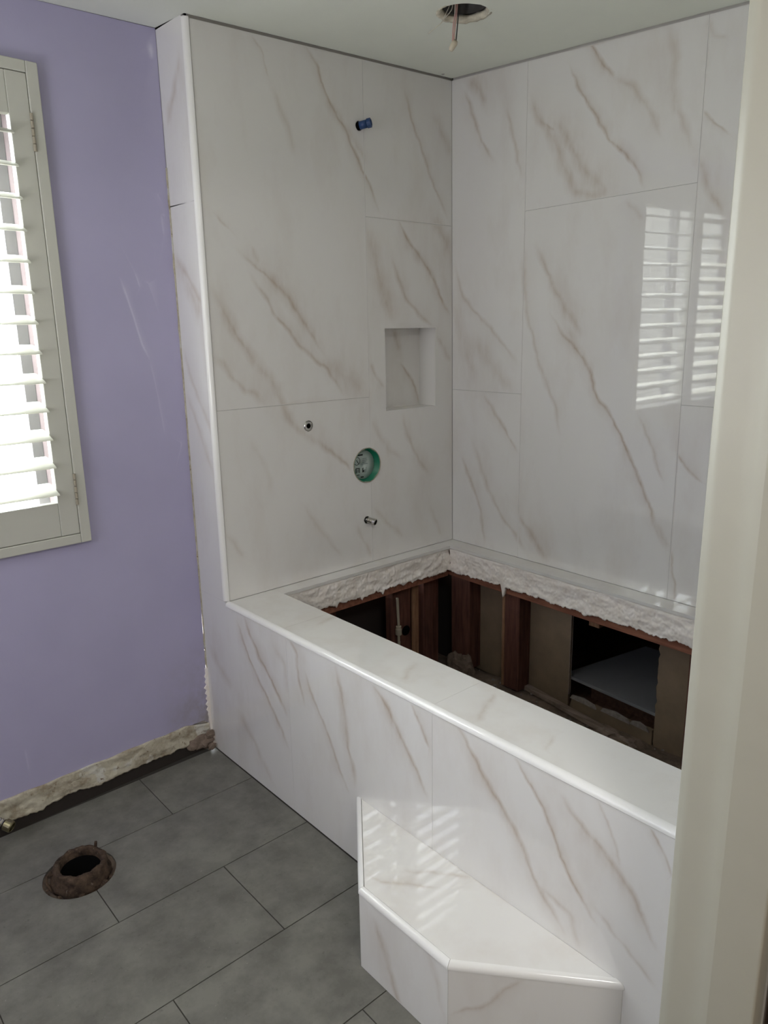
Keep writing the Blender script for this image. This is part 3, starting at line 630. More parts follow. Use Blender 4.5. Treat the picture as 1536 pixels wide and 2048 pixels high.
# shutter frame (face and shallow depth, standing proud of the wall)
sf = empty('shutter_frame', PD(-.905, .834)); thing(sf, 'white outer frame fixed round the window shutters', 'frame')
FX0, FX1, FZ0, FZ1 = -1.460, -.350, .834, 2.103
def loc(o, root):
    o.parent = root; o.matrix_parent_inverse = Matrix.Translation(-Vector(root.location)); return o
for nm, a, b, c, d in (('frame_side', FX1 - .030, FX1, FZ0, FZ1), ('frame_side', FX0, FX0 + .030, FZ0, FZ1), ('frame_head', FX0 + .03, FX1 - .03, FZ1 - .028, FZ1), ('frame_foot', FX0 + .03, FX1 - .03, FZ0, FZ0 + .028)):
    loc(box(nm, PD, a, b, c, d, -.022, -.0005, M['shut'], None, .0025), sf)
def shutter(x0, x1, tilt, label, hinge_side):
    root = empty('window_shutter', PD((x0 + x1) / 2, FZ0 + .03)); thing(root, label, 'shutter', None)
    z0, z1 = FZ0 + .0295, FZ1 - .0295; sw = .052; zb, zt = z0 + .098, z1 - .100
    o0, o1 = -.020, .008
    A = lambda *k: loc(box(*k, M['shut'], None, .002), root)
    A('stile', PD, x0, x0 + sw, z0, z1, o0, o1); A('stile', PD, x1 - sw, x1, z0, z1, o0, o1)
    A('rail', PD, x0 + sw, x1 - sw, z0, zb, o0 + .001, o1 - .001); A('rail', PD, x0 + sw, x1 - sw, zt, z1, o0 + .001, o1 - .001)
    # inner lip round the louvres
    
    n = 13; pit = (zt - zb) / n; hw = .0435; th = .0052; me0 = None
    for i in range(n):
        zc_ = zb + pit * (i + .5); prof = []
        for k in range(12):
            t = 2 * math.pi * k / 12; px, pz = math.cos(t) * hw, math.sin(t) * th * (abs(math.cos(t)) * .2 + .8)
            prof.append((px * math.cos(tilt) - pz * math.sin(tilt), px * math.sin(tilt) + pz * math.cos(tilt)))
        # local x axis of profile = outward (away from room); outward edge is the high one
        rings = [[PD(u, zc_ + b, -.006 + a) for a, b in prof] for u in (x0 + sw + .0006, x1 - sw - .0006)]
        loc(sweep('louver', None, rings, M['shut']), root)
    xr = (x0 + x1) / 2 - .14 * 0 if 0 else x0 + sw + .035
    hx = hw * math.cos(tilt) + .0085
    loc(box('tilt_rod', PD, xr, xr + .009, zb + pit * .2, zt - pit * .35, -.006 - hx - .004, -.006 - hx + .004, M['shut'], None, .001), root)
    hz = (z0 + .085, z1 - .185)
    for z in hz:
        h = empty('hinge', (0, 0, 0)) if 0 else None
        xx = x1 + .0006 if hinge_side > 0 else x0 - .0006
        pts = []
        bm = bmesh.new()
        for k in range(5):
            cc = PD(xx, z + .0095 + k * .0185, -.0245)
            rr = bmesh.ops.create_cone(bm, cap_ends=True, segments=10, radius1=.0042, radius2=.0042, depth=.0165)
            for v in rr['verts']: v.co += cc
        me = bpy.data.meshes.new('hinge'); bm.to_mesh(me); bm.free(); loc(link('hinge', me, M['pipe']), root)
    return root
shutter(-.9045, -.381, math.radians(16), 'open-louvred white shutter leaf beside the lavender wall', 1)
shutter(-1.429, -.9055, math.radians(27), 'white shutter leaf farther from the tub, louvres more closed', -1)

# ------------------------------------------------------------------ ceiling
ce = struct('ceiling', 'white plaster ceiling over the bathroom')
HX, HY, HR = .543, -.513, .066
def PC(u, v, o=0.0): return Vector((u, v, ceil_z(u, v) + o))
hole = [(HX + HR * math.cos(t) * k, HY + HR * math.sin(t) * k) for t, k in [(2 * math.pi * i / 40, 1 + .05 * noise.noise(Vector((i * .5, 0, 4))) + (.14 if i in (3, 4) else 0)) for i in range(40)]]
edge = []
XE0, XE1 = .0, W
ring_ = [(XL - .02, -1.75), (1.35, -1.75), (1.35, .0)]
# jagged plaster edge along the end wall and long wall
def jx(i): return .0035 * noise.noise(Vector((i * .7, 2, 6))) + .002 * noise.noise(Vector((i * 2.1, 2, 6)))
pe = [(W - .003 - abs(jx(i)) - math.tan(TH) * (-0) , -1.6 + i * .016) for i in range(0, 99)]
pe = [(PL(-y, 2.25).x - .003 - abs(jx(i)), y) for i, (x, y) in enumerate(pe)]
pn = [(W - .02 - i * .016, -.003 - abs(jx(i + 300))) for i in range(0, 64) if W - .02 - i * .016 > .02]
panel('plaster', PC, None, [(XL, -1.6)] + pe + pn + [(.0, -.004), (-.001, D - .001), (XL, PD(XL, 2).y - .001)], M['ceil'], ce, thick=.014, holes=[hole], grid=.3)
# dark sheet above: shade of the ceiling gap put into its colour
box('ceiling_void', lambda u, v, o=0: Vector((u, v, ceil_z(u, v) + o)), XL, 1.2, -1.72, .2, .0145, .02, M['gap'], ce) if 0 else None
bq = [(XL, -1.72), (1.2, -1.72), (1.2, .2), (XL, .2)]
panel('ceiling_gap_sheet', PC, None, bq, M['gap'], ce, thick=.006, o0=.0145, holes=[circle(HX, HY, HR * .93, 30)], grid=.5)
ru = []; nr = 48
lathe('can_liner', PC(HX, HY, .016), (0, 0, 1), [(.058, 0), (.061, 0), (.061, .10), (.058, .10)], M['can'], ce, 32)
lathe('can_cap', PC(HX, HY, .118), (0, 0, 1), [(.0005, 0), (.061, 0), (.061, .004), (.0005, .004)], M['black'], ce, 32)
lathe('torn_rim', PC(HX, HY, .006), (0, 0, 1), [(.066, -.0065), (.0725, -.0075), (.071, .006), (.060, .008), (.0585, .0)], M['rim'], ce, 44, True, True, .004)
sc_ = lathe('screw', PC(.964, -.026, -.001), (0, 0, 1), [(.0005, .002), (.0045, .002), (.0055, 0), (.004, -.001), (.0005, -.0005)], M['chrome'], ce, 14)
# wires
wt = thing(empty('hanging_wire', PC(HX, HY, -.01)), 'bundle of faded pink and white wires dangling from the ceiling hole', 'wire')
def wob(x0, y0, z0, x1, y1, z1, bx=0, by=0, n=9):
    return [(x0 + (x1 - x0) * t + bx * math.sin(t * math.pi), y0 + (y1 - y0) * t + by * math.sin(t * math.pi), z0 + (z1 - z0) * t) for t in [i / n for i in range(n + 1)]]
zh = ceil_z(HX, HY); X0, Y0 = .545, -.478
rt, up = Vector((.75, -.66, 0)), Vector((0, 0, 1))
def WP(dx, dz, dd=0): return Vector((X0, Y0, zh)) + rt * dx + up * dz + Vector((.64, .73, 0)) * dd
def wire(name, pts, r, mat):
    ps = [WP(*q) for q in pts]; out = []
    for i in range(len(ps) - 1):
        a, b, c, d = ps[max(i - 1, 0)], ps[i], ps[i + 1], ps[min(i + 2, len(ps) - 1)]
        for k in range(5):
            t = k / 5; out.append(.5 * ((2 * b) + (c - a) * t + (2 * a - 5 * b + 4 * c - d) * t * t + (3 * b - a - 3 * c + d) * t ** 3))
    out.append(ps[-1]); return loc(tube(name, out, r * 1.05, mat, None, 8), wt)
wire('wire', [(.004, .10), (.002, .02), (-.004, -.02), (-.006, -.055), (-.008, -.083)], .0017, M['wpink'])
wire('wire', [(.010, .10), (.006, .02), (.001, -.02), (-.002, -.05), (-.004, -.080)], .0017, M['wpink'])
wire('wire', [(.012, .09), (.010, .02), (.006, -.03), (.003, -.062)], .0015, M['can'])
wire('wire', [(.0, .09), (.0, .01), (-.003, -.03), (.002, -.056)], .0014, M['wwhite'])
wire('wire', [(-.004, .09), (-.014, .03), (-.024, .008), (-.034, -.012), (-.050, -.024), (-.072, -.040)], .0012, M['wwhite'])
wire('wire', [(-.002, .07), (-.006, .028), (-.012, .012), (-.030, -.006), (-.038, -.016)], .0012, M['wwhite'])
loc(lathe('wire_nut', WP(.003, -.058), (-.5, .42, -1), [(.0005, 0), (.006, 0), (.0085, .007), (.0075, .022), (.0045, .028), (.0005, .029)], M['nut'], None, 12), wt)

# ------------------------------------------------------------------ floor
fl = struct('floor', 'grey rectangular stone-look floor tiles laid in a staggered bond'); 
DR = (-.588, -.165)
rows = [(.146, -.098), (-.098, -.4065), (-.4065, -.7045), (-.7045, -1.003), (-1.003, -1.304), (-1.304, -1.605), (-1.605, -1.90)]
dh = circle(DR[0], DR[1], .094, 44, .012)
def clipx(poly, xm):
    return poly
g2 = .0014
for ri, (ya, yb) in enumerate(rows):
    x1 = -.002; first = .283 if ri % 2 == 0 else .577
    xs = [x1, -first]
    while xs[-1] - .59 > XL: xs.append(xs[-1] - .59)
    xs.append(XL)
    for k in range(len(xs) - 1):
        a, b = xs[k + 1], xs[k]
        pa = [(a + g2, yb + g2), (b - g2, yb + g2), (b - g2, ya - g2), (a + g2, ya - g2)]
        # cut the drain hole out of the tiles it touches
        if b > DR[0] - .1 and a < DR[0] + .1 and ya > DR[1] - .1 and yb < DR[1] + .1:
            # dense outline, points inside the hole are pushed onto its rim
            den = []
            for i in range(4):
                p, q = Vector(pa[i]), Vector(pa[(i + 1) % 4]); n = max(1, int((q - p).length / .004)); den += [p.lerp(q, t / n) for t in range(n)]
            c = Vector(DR); rr = .094; out_ = [v for v in den if (v - c).length > rr]
            # split where outline enters/leaves the circle
            N = len(den); res = []
            for i in range(N):
                v = den[i]
                if (v - c).length > rr: res.append((v.x, v.y)); 
                w_ = den[(i + 1) % N]
                if (v - c).length > rr >= (w_ - c).length:
                    j = i + 1
                    while (den[j % N] - c).length <= rr: j += 1
                    a0 = math.atan2(*(w_ - c).yx); a1 = math.atan2(*(den[(j - 1) % N] - c).yx)
                    cen = Vector(((a + b) / 2, (ya + yb) / 2)) - c
                    # travel along the rim inside the tile
                    best = None
                    for sgn in (1, -1):
                        da = (a1 - a0) % (2 * math.pi) if sgn > 0 else -((a0 - a1) % (2 * math.pi))
                        mid = c + Vector((math.cos(a0 + da / 2), math.sin(a0 + da / 2))) * rr
                        if a < mid.x < b and yb < mid.y < ya: best = da
                    if best is not None:
                        for t in range(0, 21): 
                            q = c + Vector((math.cos(a0 + best * t / 20), math.sin(a0 + best * t / 20))) * rr * (1 + .01 * noise.noise(Vector((a0 + best * t / 5, 0, 0))))
                            res.append((min(max(q.x, a + g2), b - g2), min(max(q.y, yb + g2), ya - g2)))
            clean = []
            for q in res:
                if not clean or math.hypot(q[0] - clean[-1][0], q[1] - clean[-1][1]) > 1e-4: clean.append(q)
            pa = clean
        panel('floor_tile', lambda u, v, o=0: Vector((u, v, -o)), None, pa, M['floor'], fl, thick=.006, grid=.2)
panel('grout_bed', lambda u, v, o=0: Vector((u, v, -o)), None, rect(XL, .006, -1.9, .168), M['fgrout'], fl, thick=.01, o0=.0022, holes=[circle(DR[0], DR[1], .0965, 40)], grid=.5)
panel('subfloor', lambda u, v, o=0: Vector((u, v, -.07 - o)), None, rect(XL, 1.5, -3.6, .3), M['redfl'], fl, thick=.03, holes=[circle(DR[0], DR[1], .056, 30)], grid=1.0)
# recess round the drain
lathe('drain_recess', (DR[0], DR[1], 0), (0, 0, 1), [(.0962, -.003), (.098, -.003), (.098, -.066), (.066, -.066), (.064, -.028), (.074, -.024), (.088, -.018)], M['dirt'], fl, 48, True, True, .004)
dp = thing(empty('drain_flange', (DR[0], DR[1], -.05)), 'rusty round toilet drain pipe and flange sticking out of the grey floor', 'drain')
loc(lathe('flange', (DR[0] + .006, DR[1] + .006, 0), (0, 0, 1), [(.054, -.06), (.0535, .028), (.057, .034), (.064, .034), (.069, .026), (.0705, .010), (.077, -.002), (.079, -.012), (.074, -.02), (.057, -.06)], M['rust'], None, 96, True, True, .0045), dp)
loc(lathe('pipe_bore', (DR[0] + .006, DR[1] + .006, 0), (0, 0, 1), [(.0485, .012), (.0505, .012), (.0505, -.22), (.0005, -.22), (.0005, -.215), (.0485, -.215)], M['black'], None, 40), dp)
for (x, y, r_, s_) in ((.052, .058, .0035, 1), (-.062, .030, .003, -1)):
    a = Vector((DR[0] + x, DR[1] + y, 0)) 
b1 = Vector((-.527, -.124, 0))
loc(tube('bolt', [(b1.x, b1.y, -.01), (b1.x - .002, b1.y, .015), (b1.x + .002, b1.y - .003, .046)], .0042, M['rust'], None, 8), dp)
b2 = Vector((-.668, -.150, 0))
loc(tube('bolt', [b2 + Vector((.004, -.016, -.012)), b2 + Vector((-.003, -.004, .012)), b2 + Vector((.004, .008, .022)), b2 + Vector((.02, .006, .018))], .0032, M['rust'], None, 8), dp)
for i in range(16):
    t = random.uniform(0, 6.28); rr = random.uniform(.078, .090)
    loc(lump('rubble', (DR[0] + rr * math.cos(t), DR[1] + rr * math.sin(t), -.008), random.uniform(.004, .009), M['rust'], None, i, (1, 1, .7), 1, .5), dp)

# water stub at the wall foot
ws = thing(empty('water_valve', (-.74, .14, .09)), 'chrome water supply stub poking out at the foot of the lavender wall', 'valve')
ax0 = Vector((-.745, .148, .098)); ax1 = Vector((-.683, .070, .062)); dr = (ax1 - ax0).normalized()
loc(tube('pipe', [ax0, ax0 + dr * .062], .0095, M['chrome'], None, 16), ws)
loc(lathe('thread', ax0 + dr * .046, dr, [(.004, 0)] + [(.0095 + (.0022 if k % 2 else 0), .004 * k) for k in range(8)] + [(.004, .028)], M['chrome'], None, 20, True, False), ws)
loc(lathe('outlet_nut', ax0 + dr * .076, dr, [(.0125, 0), (.0165, .003), (.0165, .022), (.0135, .025), (.0125, .024), (.0125, .004)], M['brass'], None, 20, True, False), ws)
loc(lathe('bore', ax0 + dr * .074, dr, [(.0005, 0), (.0123, 0), (.0123, .012), (.0005, .012)], M['black'], None, 20), ws)

# ------------------------------------------------------------------ tub deck: apron, rim and bare framing inside
td = thing(empty('bathtub_deck', (.09, -.79, 0)), 'marble-look tiled tub deck with an open hole where the bathtub will drop in', 'bathtub deck')
def TD(o): return loc(o, td)
J1, J2, JE = .340, .934, 1.577
for a, b in ((-D + .0015, J1 - G), (J1 + G, J2 - G), (J2 + G, JE)):
    if a < 0: poly = [(a, .002), (b, .002), (b, R - .0145), (.0, R - .0145), (.0, R - G), (a, R - G)]
    else: poly = rect(a, b, .002, R - .0145)
    TD(panel('apron_tile', PA, 'A', poly, M['tile'], None, thick=.010))
DX = .181
for a, b in ((.0008, .306 - G), (.306 + G, .925 - G), (.925 + G, JE)):
    TD(panel('deck_tile', lambda u, v, o=0: Vector((u, -v, R - o)), 'D', rect(.015, DX, a, b), M['tile'], None, thick=.011))
TD(panel('ledge_tile', lambda u, v, o=0: Vector((u, -v, R - o)), None, rect(DX + G, .966, .0008, .060), M['tile'], None, thick=.011))
def PLz(u, v, o=0): q = PL(u, R, v); return Vector((q.x, q.y, R - o))
TD(panel('ledge_tile', PLz, None, [(.0615, -.075), (JE, -.075), (JE, -.0005), (.0008, -.0005), (.0008, -.083), (.0615, -.083)], M['tile'], None, thick=.011, grid=.1))
bt = TD(quarter('bullnose_trim', (0, .0, R), (0, -JE, R), (-1, 0, 0), (0, 0, 1), .0145, M['trim'], None, lip=.0022)); bt['label'] = 'white rounded edge trim along the deck front'
TD(box('apron_core', PA, -D + .01, JE, .003, R - .013, .0105, .05, M['board'], None)); TD(box('deck_core', PF, .0505, DX - .012, -JE, -.02, R - .04, R - .012, M['stud'], None))
# ------------------------------------------------------------------ mortar bands, plates and studs under the ledges
def rag(seed, base, spikes=()):
    def f(u):
        v = base(u) + .007 * noise.noise(Vector((u * 14, seed, 0))) + .006 * noise.noise(Vector((u * 42, seed, 3))) + .0045 * noise.noise(Vector((u * 120, seed, 7)))
        v -= .006 * max(0, noise.noise(Vector((u * 60, seed, 11)))) 
        for s, w, d in spikes: v -= d * max(0, 1 - abs(u - s) / w) ** 1.3
        return v
    return f
mL = ragged('mortar_band', PL, .058, 1.57, lambda u: R - .013, rag(2, lambda u: .482 + .004 * u, ((.336, .012, .045), (.10, .06, .01), (.56, .02, .012), (.70, .04, .010))), -.072, .0080, M['mortar'], wr, 760, 24, .018, 12, .006)
mE = ragged('mortar_band', PE, .19, .978, lambda u: R - .013, rag(5, lambda u: .488 - .012 * (u - .3), ((.33, .02, .006), (.52, .010, .014), (.62, .008, .016), (.40, .008, .01))), -.056, .0090, M['mortar'], wb, 380, 24, .016, 31, .006)
TDx = lambda o: o
box('ledge_backing', PL, .07, 1.57, .505, R - .012, -.050, -.004, M['board'], wr); box('ledge_backing', PE, .19, .99, .505, R - .012, -.038, -.004, M['board'], wb)
box('plate', PL, .02, 1.577, .452, .503, -.055, .03, M['plate'], wr, .002); box('plate', PE, .06, .985, .452, .503, -.040, .06, M['plate'], wb, .002)
# studs: long wall
def st(P, a, b, z0, z1, mat, parent, o0=.02, o1=.088): box('stud', P, a, b, z0, z1, o0, o1, mat, parent, .002)
st(PL, .270, .343, .02, .4515, M['stud'], wr); st(PL, .255, .269, .02, .4515, M['stud2'], wr)  # narrow pale strip paints the lit side of this stud
st(PL, -.028, .078, .02, .4515, M['stud'], wr, .022); st(PL, 1.03, 1.075, .02, .4515, M['stud'], wr)
box('cut_stud_stub', PL, .655, .698, .40, .4515, .02, .075, M['stud2'], wr, .002)
[lump('footing_lump', PL(.02 + .05 * k, .035 + .012 * k, -.0), .045, M['dirt'], wr, 3 + k, (.5, 1.0, 1.1), 3, .5) for k in (0, 1)]
# wallboard backs between studs, with a rough opening
def edge_pts(u, v0, v1, n, amp, seed): return [(u + amp * noise.noise(Vector((i * .9, seed, 0))) + amp * .5 * noise.noise(Vector((i * 2.7, seed, 0))), v0 + (v1 - v0) * i / n) for i in range(n + 1)]
prism('wallboard', PL, [(-.04, .0)] + edge_pts(.532, .0, .4515, 22, .0025, 5) + [(-.04, .4515)], .089, .101, M['paper'], wr)
prism('wallboard', PL, [(1.4, .0), (1.4, .4515)] + edge_pts(.890, .4515, .0, 26, .007, 9), .089, .101, M['paper'], wr)
prism('wallboard', PL, [(.536, .0), (.884, .0)] + [(.884 - .0145 * i, .058 + .007 * noise.noise(Vector((i * .8, 4, 4)))) for i in range(24)], .089, .101, M['paper'], wr)
ragged('torn_board_edge', PL, .533, .535, lambda u: .44, lambda u: .06, .0875, .001, M['core'], wr, 1, 30, .012, 3)
for a, b in ((.545, .66), (.68, .80), (.80, .875)): prism('torn_board_edge', PL, [(a, .052), (b, .048), (b - .01, .064), ((a + b) / 2, .073), (a + .008, .066)], .082, .0885, M['core'], wr)
# studs: end wall side
st(PE, .790, .838, .02, .4515, M['stud2'], wb, .10, .17) if 0 else None
st(PE, .842, .876, .02, .4515, M['stud2'], wb, .02, .03); st(PE, .745, .8415, .02, .4515, M['stud'], wb, .031, .075)
st(PE, .905, .958, .02, .4515, M['stud'], wb, .02, .09); st(PE, .962, 1.02, .02, .4515, M['stud'], wb, .05, .09)
lathe('bored_hole', (.812, .0295, .243), (0, -1, 0), [(.0005, 0), (.021, 0), (.021, .0015), (.0005, .0015)], M['black'], wb, 22)  # black disc on the stud, painting the dark of the hole
st(PE, .37, .455, .02, .4515, M['stud'], wb, .02, .06)
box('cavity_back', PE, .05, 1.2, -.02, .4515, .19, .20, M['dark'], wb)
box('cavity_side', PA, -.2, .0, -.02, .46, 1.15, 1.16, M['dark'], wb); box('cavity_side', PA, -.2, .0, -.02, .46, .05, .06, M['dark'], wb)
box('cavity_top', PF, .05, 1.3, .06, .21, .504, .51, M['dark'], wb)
# closet beyond the opening: dark-coloured box added to keep daylight out
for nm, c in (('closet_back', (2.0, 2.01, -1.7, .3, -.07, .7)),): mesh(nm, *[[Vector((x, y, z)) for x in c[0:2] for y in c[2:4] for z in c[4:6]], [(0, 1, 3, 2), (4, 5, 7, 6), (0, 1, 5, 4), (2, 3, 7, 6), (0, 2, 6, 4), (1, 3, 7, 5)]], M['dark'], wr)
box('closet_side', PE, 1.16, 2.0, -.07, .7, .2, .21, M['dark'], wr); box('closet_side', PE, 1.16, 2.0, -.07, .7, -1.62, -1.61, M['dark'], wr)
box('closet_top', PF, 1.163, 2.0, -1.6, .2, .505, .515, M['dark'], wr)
box('pit_floor', PF, .051, 1.165, -1.577, .19, -.03, -.012, M['dirt'], fl); box('closet_floor', PF, 1.166, 2.0, -1.6, .19, -.03, .03, M['redfl'], fl)
# dusty ground in the pit, uneven
vs = []; nx, ny = 60, 90
for i in range(nx + 1):
    for j in range(ny + 1):
        x = .052 + 1.075 * i / nx; y = -1.575 + 1.60 * j / ny
        vs.append((x, y, .006 + .010 * noise.noise(Vector((x * 6, y * 6, 1))) + .006 * noise.noise(Vector((x * 22, y * 22, 5))) + .003 * noise.noise(Vector((x * 70, y * 70, 5)))))
dg = mesh('dusty_ground', vs, [(i * (ny + 1) + j, (i + 1) * (ny + 1) + j, (i + 1) * (ny + 1) + j + 1, i * (ny + 1) + j + 1) for i in range(nx) for j in range(ny)], M['dirt'], fl); dg['kind'] = 'stuff'
# loose bits lying in the pit
def plank(name, a, b, w, h, mat, label, cat, group=None):
    a, b = Vector(a), Vector(b); d = (b - a).normalized(); s = Vector((-d.y, d.x, 0)) * w / 2; u = Vector((0, 0, h)); vs = []
    for p in (a, b): vs += [p - s, p + s, p + s + u, p - s + u]
    o = mesh(name, vs, [(0, 1, 2, 3), (4, 5, 6, 7), (0, 1, 5, 4), (1, 2, 6, 5), (2, 3, 7, 6), (3, 0, 4, 7)], mat)
    return thing(bevel_mesh(o, .0015), label, cat, group)
plank('wood_strip', (1.128, -.315, .016), (1.045, -.800, .020), .028, .016, M['strip'], 'weathered grey wood strip lying along the bottom of the pit', 'wood')
plank('wood_lath', (.955, -.62, .014), (.985, -1.30, .014), .040, .022, M['strip'], 'flat weathered board nearest the deck front at the pit bottom', 'wood')
plank('wood_offcut', (1.012, -.42, .014), (1.000, -.60, .016), .04, .010, M['stud'], 'short dusty offcut nearest the studs at the pit bottom', 'wood')
sp = thing(empty('torn_paper', (1.0, -.80, .02)), 'crumpled brown paper scraps on the ground inside the tub pit', 'debris')
for i, (x, y, r_) in enumerate(((1.015, -.775, .040), (.985, -.84, .034), (1.03, -.85, .026), (.955, -.80, .028))):
    o = lump('scrap', (x, y, .034), r_, M['paper'] if i % 2 else M['strip'], None, i * 5 + 2, (1, 1.1, .45), 2, .9); loc(o, sp)
rub = bmesh.new()
for i in range(90):
    x, y = random.uniform(.90, 1.12), random.uniform(-1.25, .0); rr = random.uniform(.003, .009); k = bmesh.ops.create_icosphere(rub, subdivisions=1, radius=rr)
    for v in k['verts']: v.co = Vector((v.co.x * random.uniform(.7, 1.3), v.co.y * random.uniform(.7, 1.3), v.co.z * .6)) + Vector((x, y, .015))
me = bpy.data.meshes.new('rubble_crumbs'); rub.to_mesh(me); rub.free(); rc = link('rubble_crumbs', me, M['core']); rc['kind'] = 'stuff'; thing(rc, 'crumbs of plaster and mortar scattered over the pit ground', 'rubble')
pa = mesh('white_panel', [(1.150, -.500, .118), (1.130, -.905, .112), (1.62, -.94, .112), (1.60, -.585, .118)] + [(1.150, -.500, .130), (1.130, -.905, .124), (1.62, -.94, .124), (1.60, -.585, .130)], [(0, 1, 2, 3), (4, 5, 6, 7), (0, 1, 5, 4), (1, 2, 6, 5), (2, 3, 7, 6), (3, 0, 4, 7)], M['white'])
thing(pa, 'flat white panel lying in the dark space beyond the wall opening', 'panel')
bk = mesh('support_block', [Vector((x, y, z)) for x in (1.22, 1.32) for y in (-.86, -.58) for z in (.0305, .1115)], [(0, 1, 3, 2), (4, 5, 7, 6), (0, 1, 5, 4), (2, 3, 7, 6), (0, 2, 6, 4), (1, 3, 7, 5)], M['redfl']); thing(bk, 'dark wooden block under the white panel beyond the opening', 'block')
# supply pipe standing in the stud bay
sp2 = thing(empty('supply_pipe', (.757, .01, .0)), 'cream plastic water pipe with a coupling between the end studs', 'pipe')
loc(tube('pipe', [(.757, .012, .0), (.757, .012, .29), (.757, .018, .40)], .0055, M['pipe'], None, 12), sp2)
loc(lathe('coupling', (.757, .012, .245), (0, 0, 1), [(.008, 0), (.0125, .002), (.0125, .026), (.011, .028), (.011, .038), (.008, .040)], M['pipe'], None, 16, True, False), sp2)
loc(tube('flex_hose', [(.742, .0, .07 + .0), (.744, .002, .15), (.755, .008, .22)], .006, M['pipe'], None, 10), sp2)

# ------------------------------------------------------------------ plumbing stubs on the end wall
sa = thing(empty('shower_arm_stub', (.601, 0, 2.07)), 'blue-capped shower pipe stub high on the tiled end wall', 'pipe stub')
a0 = Vector((.600, .02, 2.069)); dv = Vector((.55, -.80, .16)).normalized()
loc(tube('pipe', [a0, Vector((.601, -.006, 2.070))], .0115, M['black'], None, 14), sa)
loc(lathe('plug', Vector((.601, -.004, 2.070)), dv, [(.0005, 0), (.0125, 0), (.0125, .026), (.0005, .026)], M['blue'], None, 18), sa)
loc(lathe('plug_head', Vector((.601, -.004, 2.070)) + dv * .0262, dv, [(.0005, 0), (.0148, 0), (.0148, .012), (.0105, .0135), (.0095, .008), (.0005, .008)], M['blue'], None, 18, True, False), sa)
da = thing(empty('threaded_fitting', (.352, 0, 1.118)), 'small chrome threaded inlet set in the tile left of the valve', 'fitting')
c0 = Vector((.352, .012, 1.118))
loc(lathe('ring', c0, (0, -1, 0), [(.0075, 0), (.0176, 0), (.0180, .010), (.0150, .0135), (.0085, .0125), (.0072, .004)], M['chrome'], None, 24, True, False), da)
loc(lathe('bore', c0, (0, -1, 0), [(.0005, .004), (.0076, .004), (.0076, .007), (.0005, .007)], M['black'], None, 8), da)
ts = thing(empty('tub_spout_nipple', (.597, 0, .749)), 'chrome threaded spout nipple sticking out low on the end wall', 'pipe stub')
b0 = Vector((.597, .012, .751)); bd = Vector((.38, -.90, -.20)).normalized()
loc(tube('pipe', [b0, b0 + bd * .020], .0092, M['chrome'], None, 16), ts)
loc(lathe('thread', b0 + bd * .012, bd, [(.0088, 0)] + [(.0105 + (.0013 if k % 2 else 0), .0024 * k) for k in range(9)] + [(.0088, .0215)], M['chrome'], None, 24, True, False), ts)
loc(lathe('nipple_end', b0 + bd * .0335, bd, [(.0092, 0), (.0122, 0), (.0128, .010), (.0110, .012), (.0092, .011)], M['chrome'], None, 24, True, False), ts)
loc(lathe('bore', b0 + bd * .037, bd, [(.0005, 0), (.0090, 0), (.0090, .008), (.0005, .008)], M['black'], None, 18), ts)
# round green plaster guard of the mixer valve
vg = thing(empty('valve_guard', (.603, .03, .952)), 'round green plaster guard with a clear printed label over the shower valve hole', 'valve guard')
vc = Vector((.603, 0, .952))
loc(lathe('cup', vc, (0, 1, 0), [(.0615, -.001), (.0590, -.001), (.0575, .022), (.0005, .022), (.0005, .026), (.0610, .026), (.0625, .012)], M['green'], None, 48), vg)
loc(lathe('torn_lip', vc, (0, 1, 0), [(.0590, .0005), (.0625, -.0028), (.0640, -.001), (.0632, .003)], M['pipe'], None, 60, True, True, .0016), vg)
loc(lathe('label_disc', vc + Vector((-.003, .0210, 0)), (0, -1, 0), [(.0005, 0), (.0530, 0), (.0530, .001), (.0005, .001)], M['label'], None, 48), vg)
pr = []
def PV(u, v, o=0): return Vector((.606 + u, .0197 - o, .952 + v))
def flat(name, poly, mat): loc(prism(name, PV, poly, 0, .0004, mat, None), vg)
def fl_rect(name, x, y, w, h, mat): flat(name, [(x, y), (x + w, y), (x + w, y + h), (x, y + h)], mat)
fl_rect('bar', -.034, .034, .028, .0052, M['ink'])
def annulus(cx, cy, r0, r1, mat, name='ring_mark', n=26):
    vs = []; 
    for k in range(n):
        t = 2 * math.pi * k / n
        for r in (r0, r1): vs += [PV(cx + r * math.cos(t), cy + r * math.sin(t), 0), PV(cx + r * math.cos(t), cy + r * math.sin(t), .0004)]
    fs = []
    for k in range(n):
        a = 4 * k; b = 4 * ((k + 1) % n)
        fs += [(a + 1, a + 3, b + 3, b + 1), (a, b, b + 2, a + 2)]
    loc(mesh(name, vs, fs, mat), vg)
annulus(-.034, .016, .0130, .0150, M['ink'])
flat('slash_mark', [(-.0375, .0195), (-.0355, .0212), (-.0262, .0075), (-.0282, .0058)], M['ink'])
for y, w in ((.021, .020), (.0145, .022), (.008, .018), (.0015, .024)): fl_rect('text_line', -.008, y, w, .0022, M['inkg'])
# small appliance pictograms at the foot of the label
for x, y, w, h in ((-.041, -.028, .0035, .017), (-.0255, -.028, .0035, .017), (-.041, -.0125, .019, .0028), (-.036, -.0365, .013, .0025)): fl_rect('pictogram', x, y, w, h, M['ink'])
fl_rect('pictogram', -.0365, -.026, .010, .011, M['inkg'])
flat('pictogram', [(-.010, -.028), (-.003, -.028), (-.001, -.022), (-.006, -.018), (-.004, -.011), (-.009, -.012)], M['ink']); fl_rect('pictogram', .000, -.030, .0045, .012, M['inkg']); fl_rect('pictogram', .008, -.028, .002, .018, M['inkg'])
fl_rect('bar', -.018, -.047, .014, .0045, M['ink'])

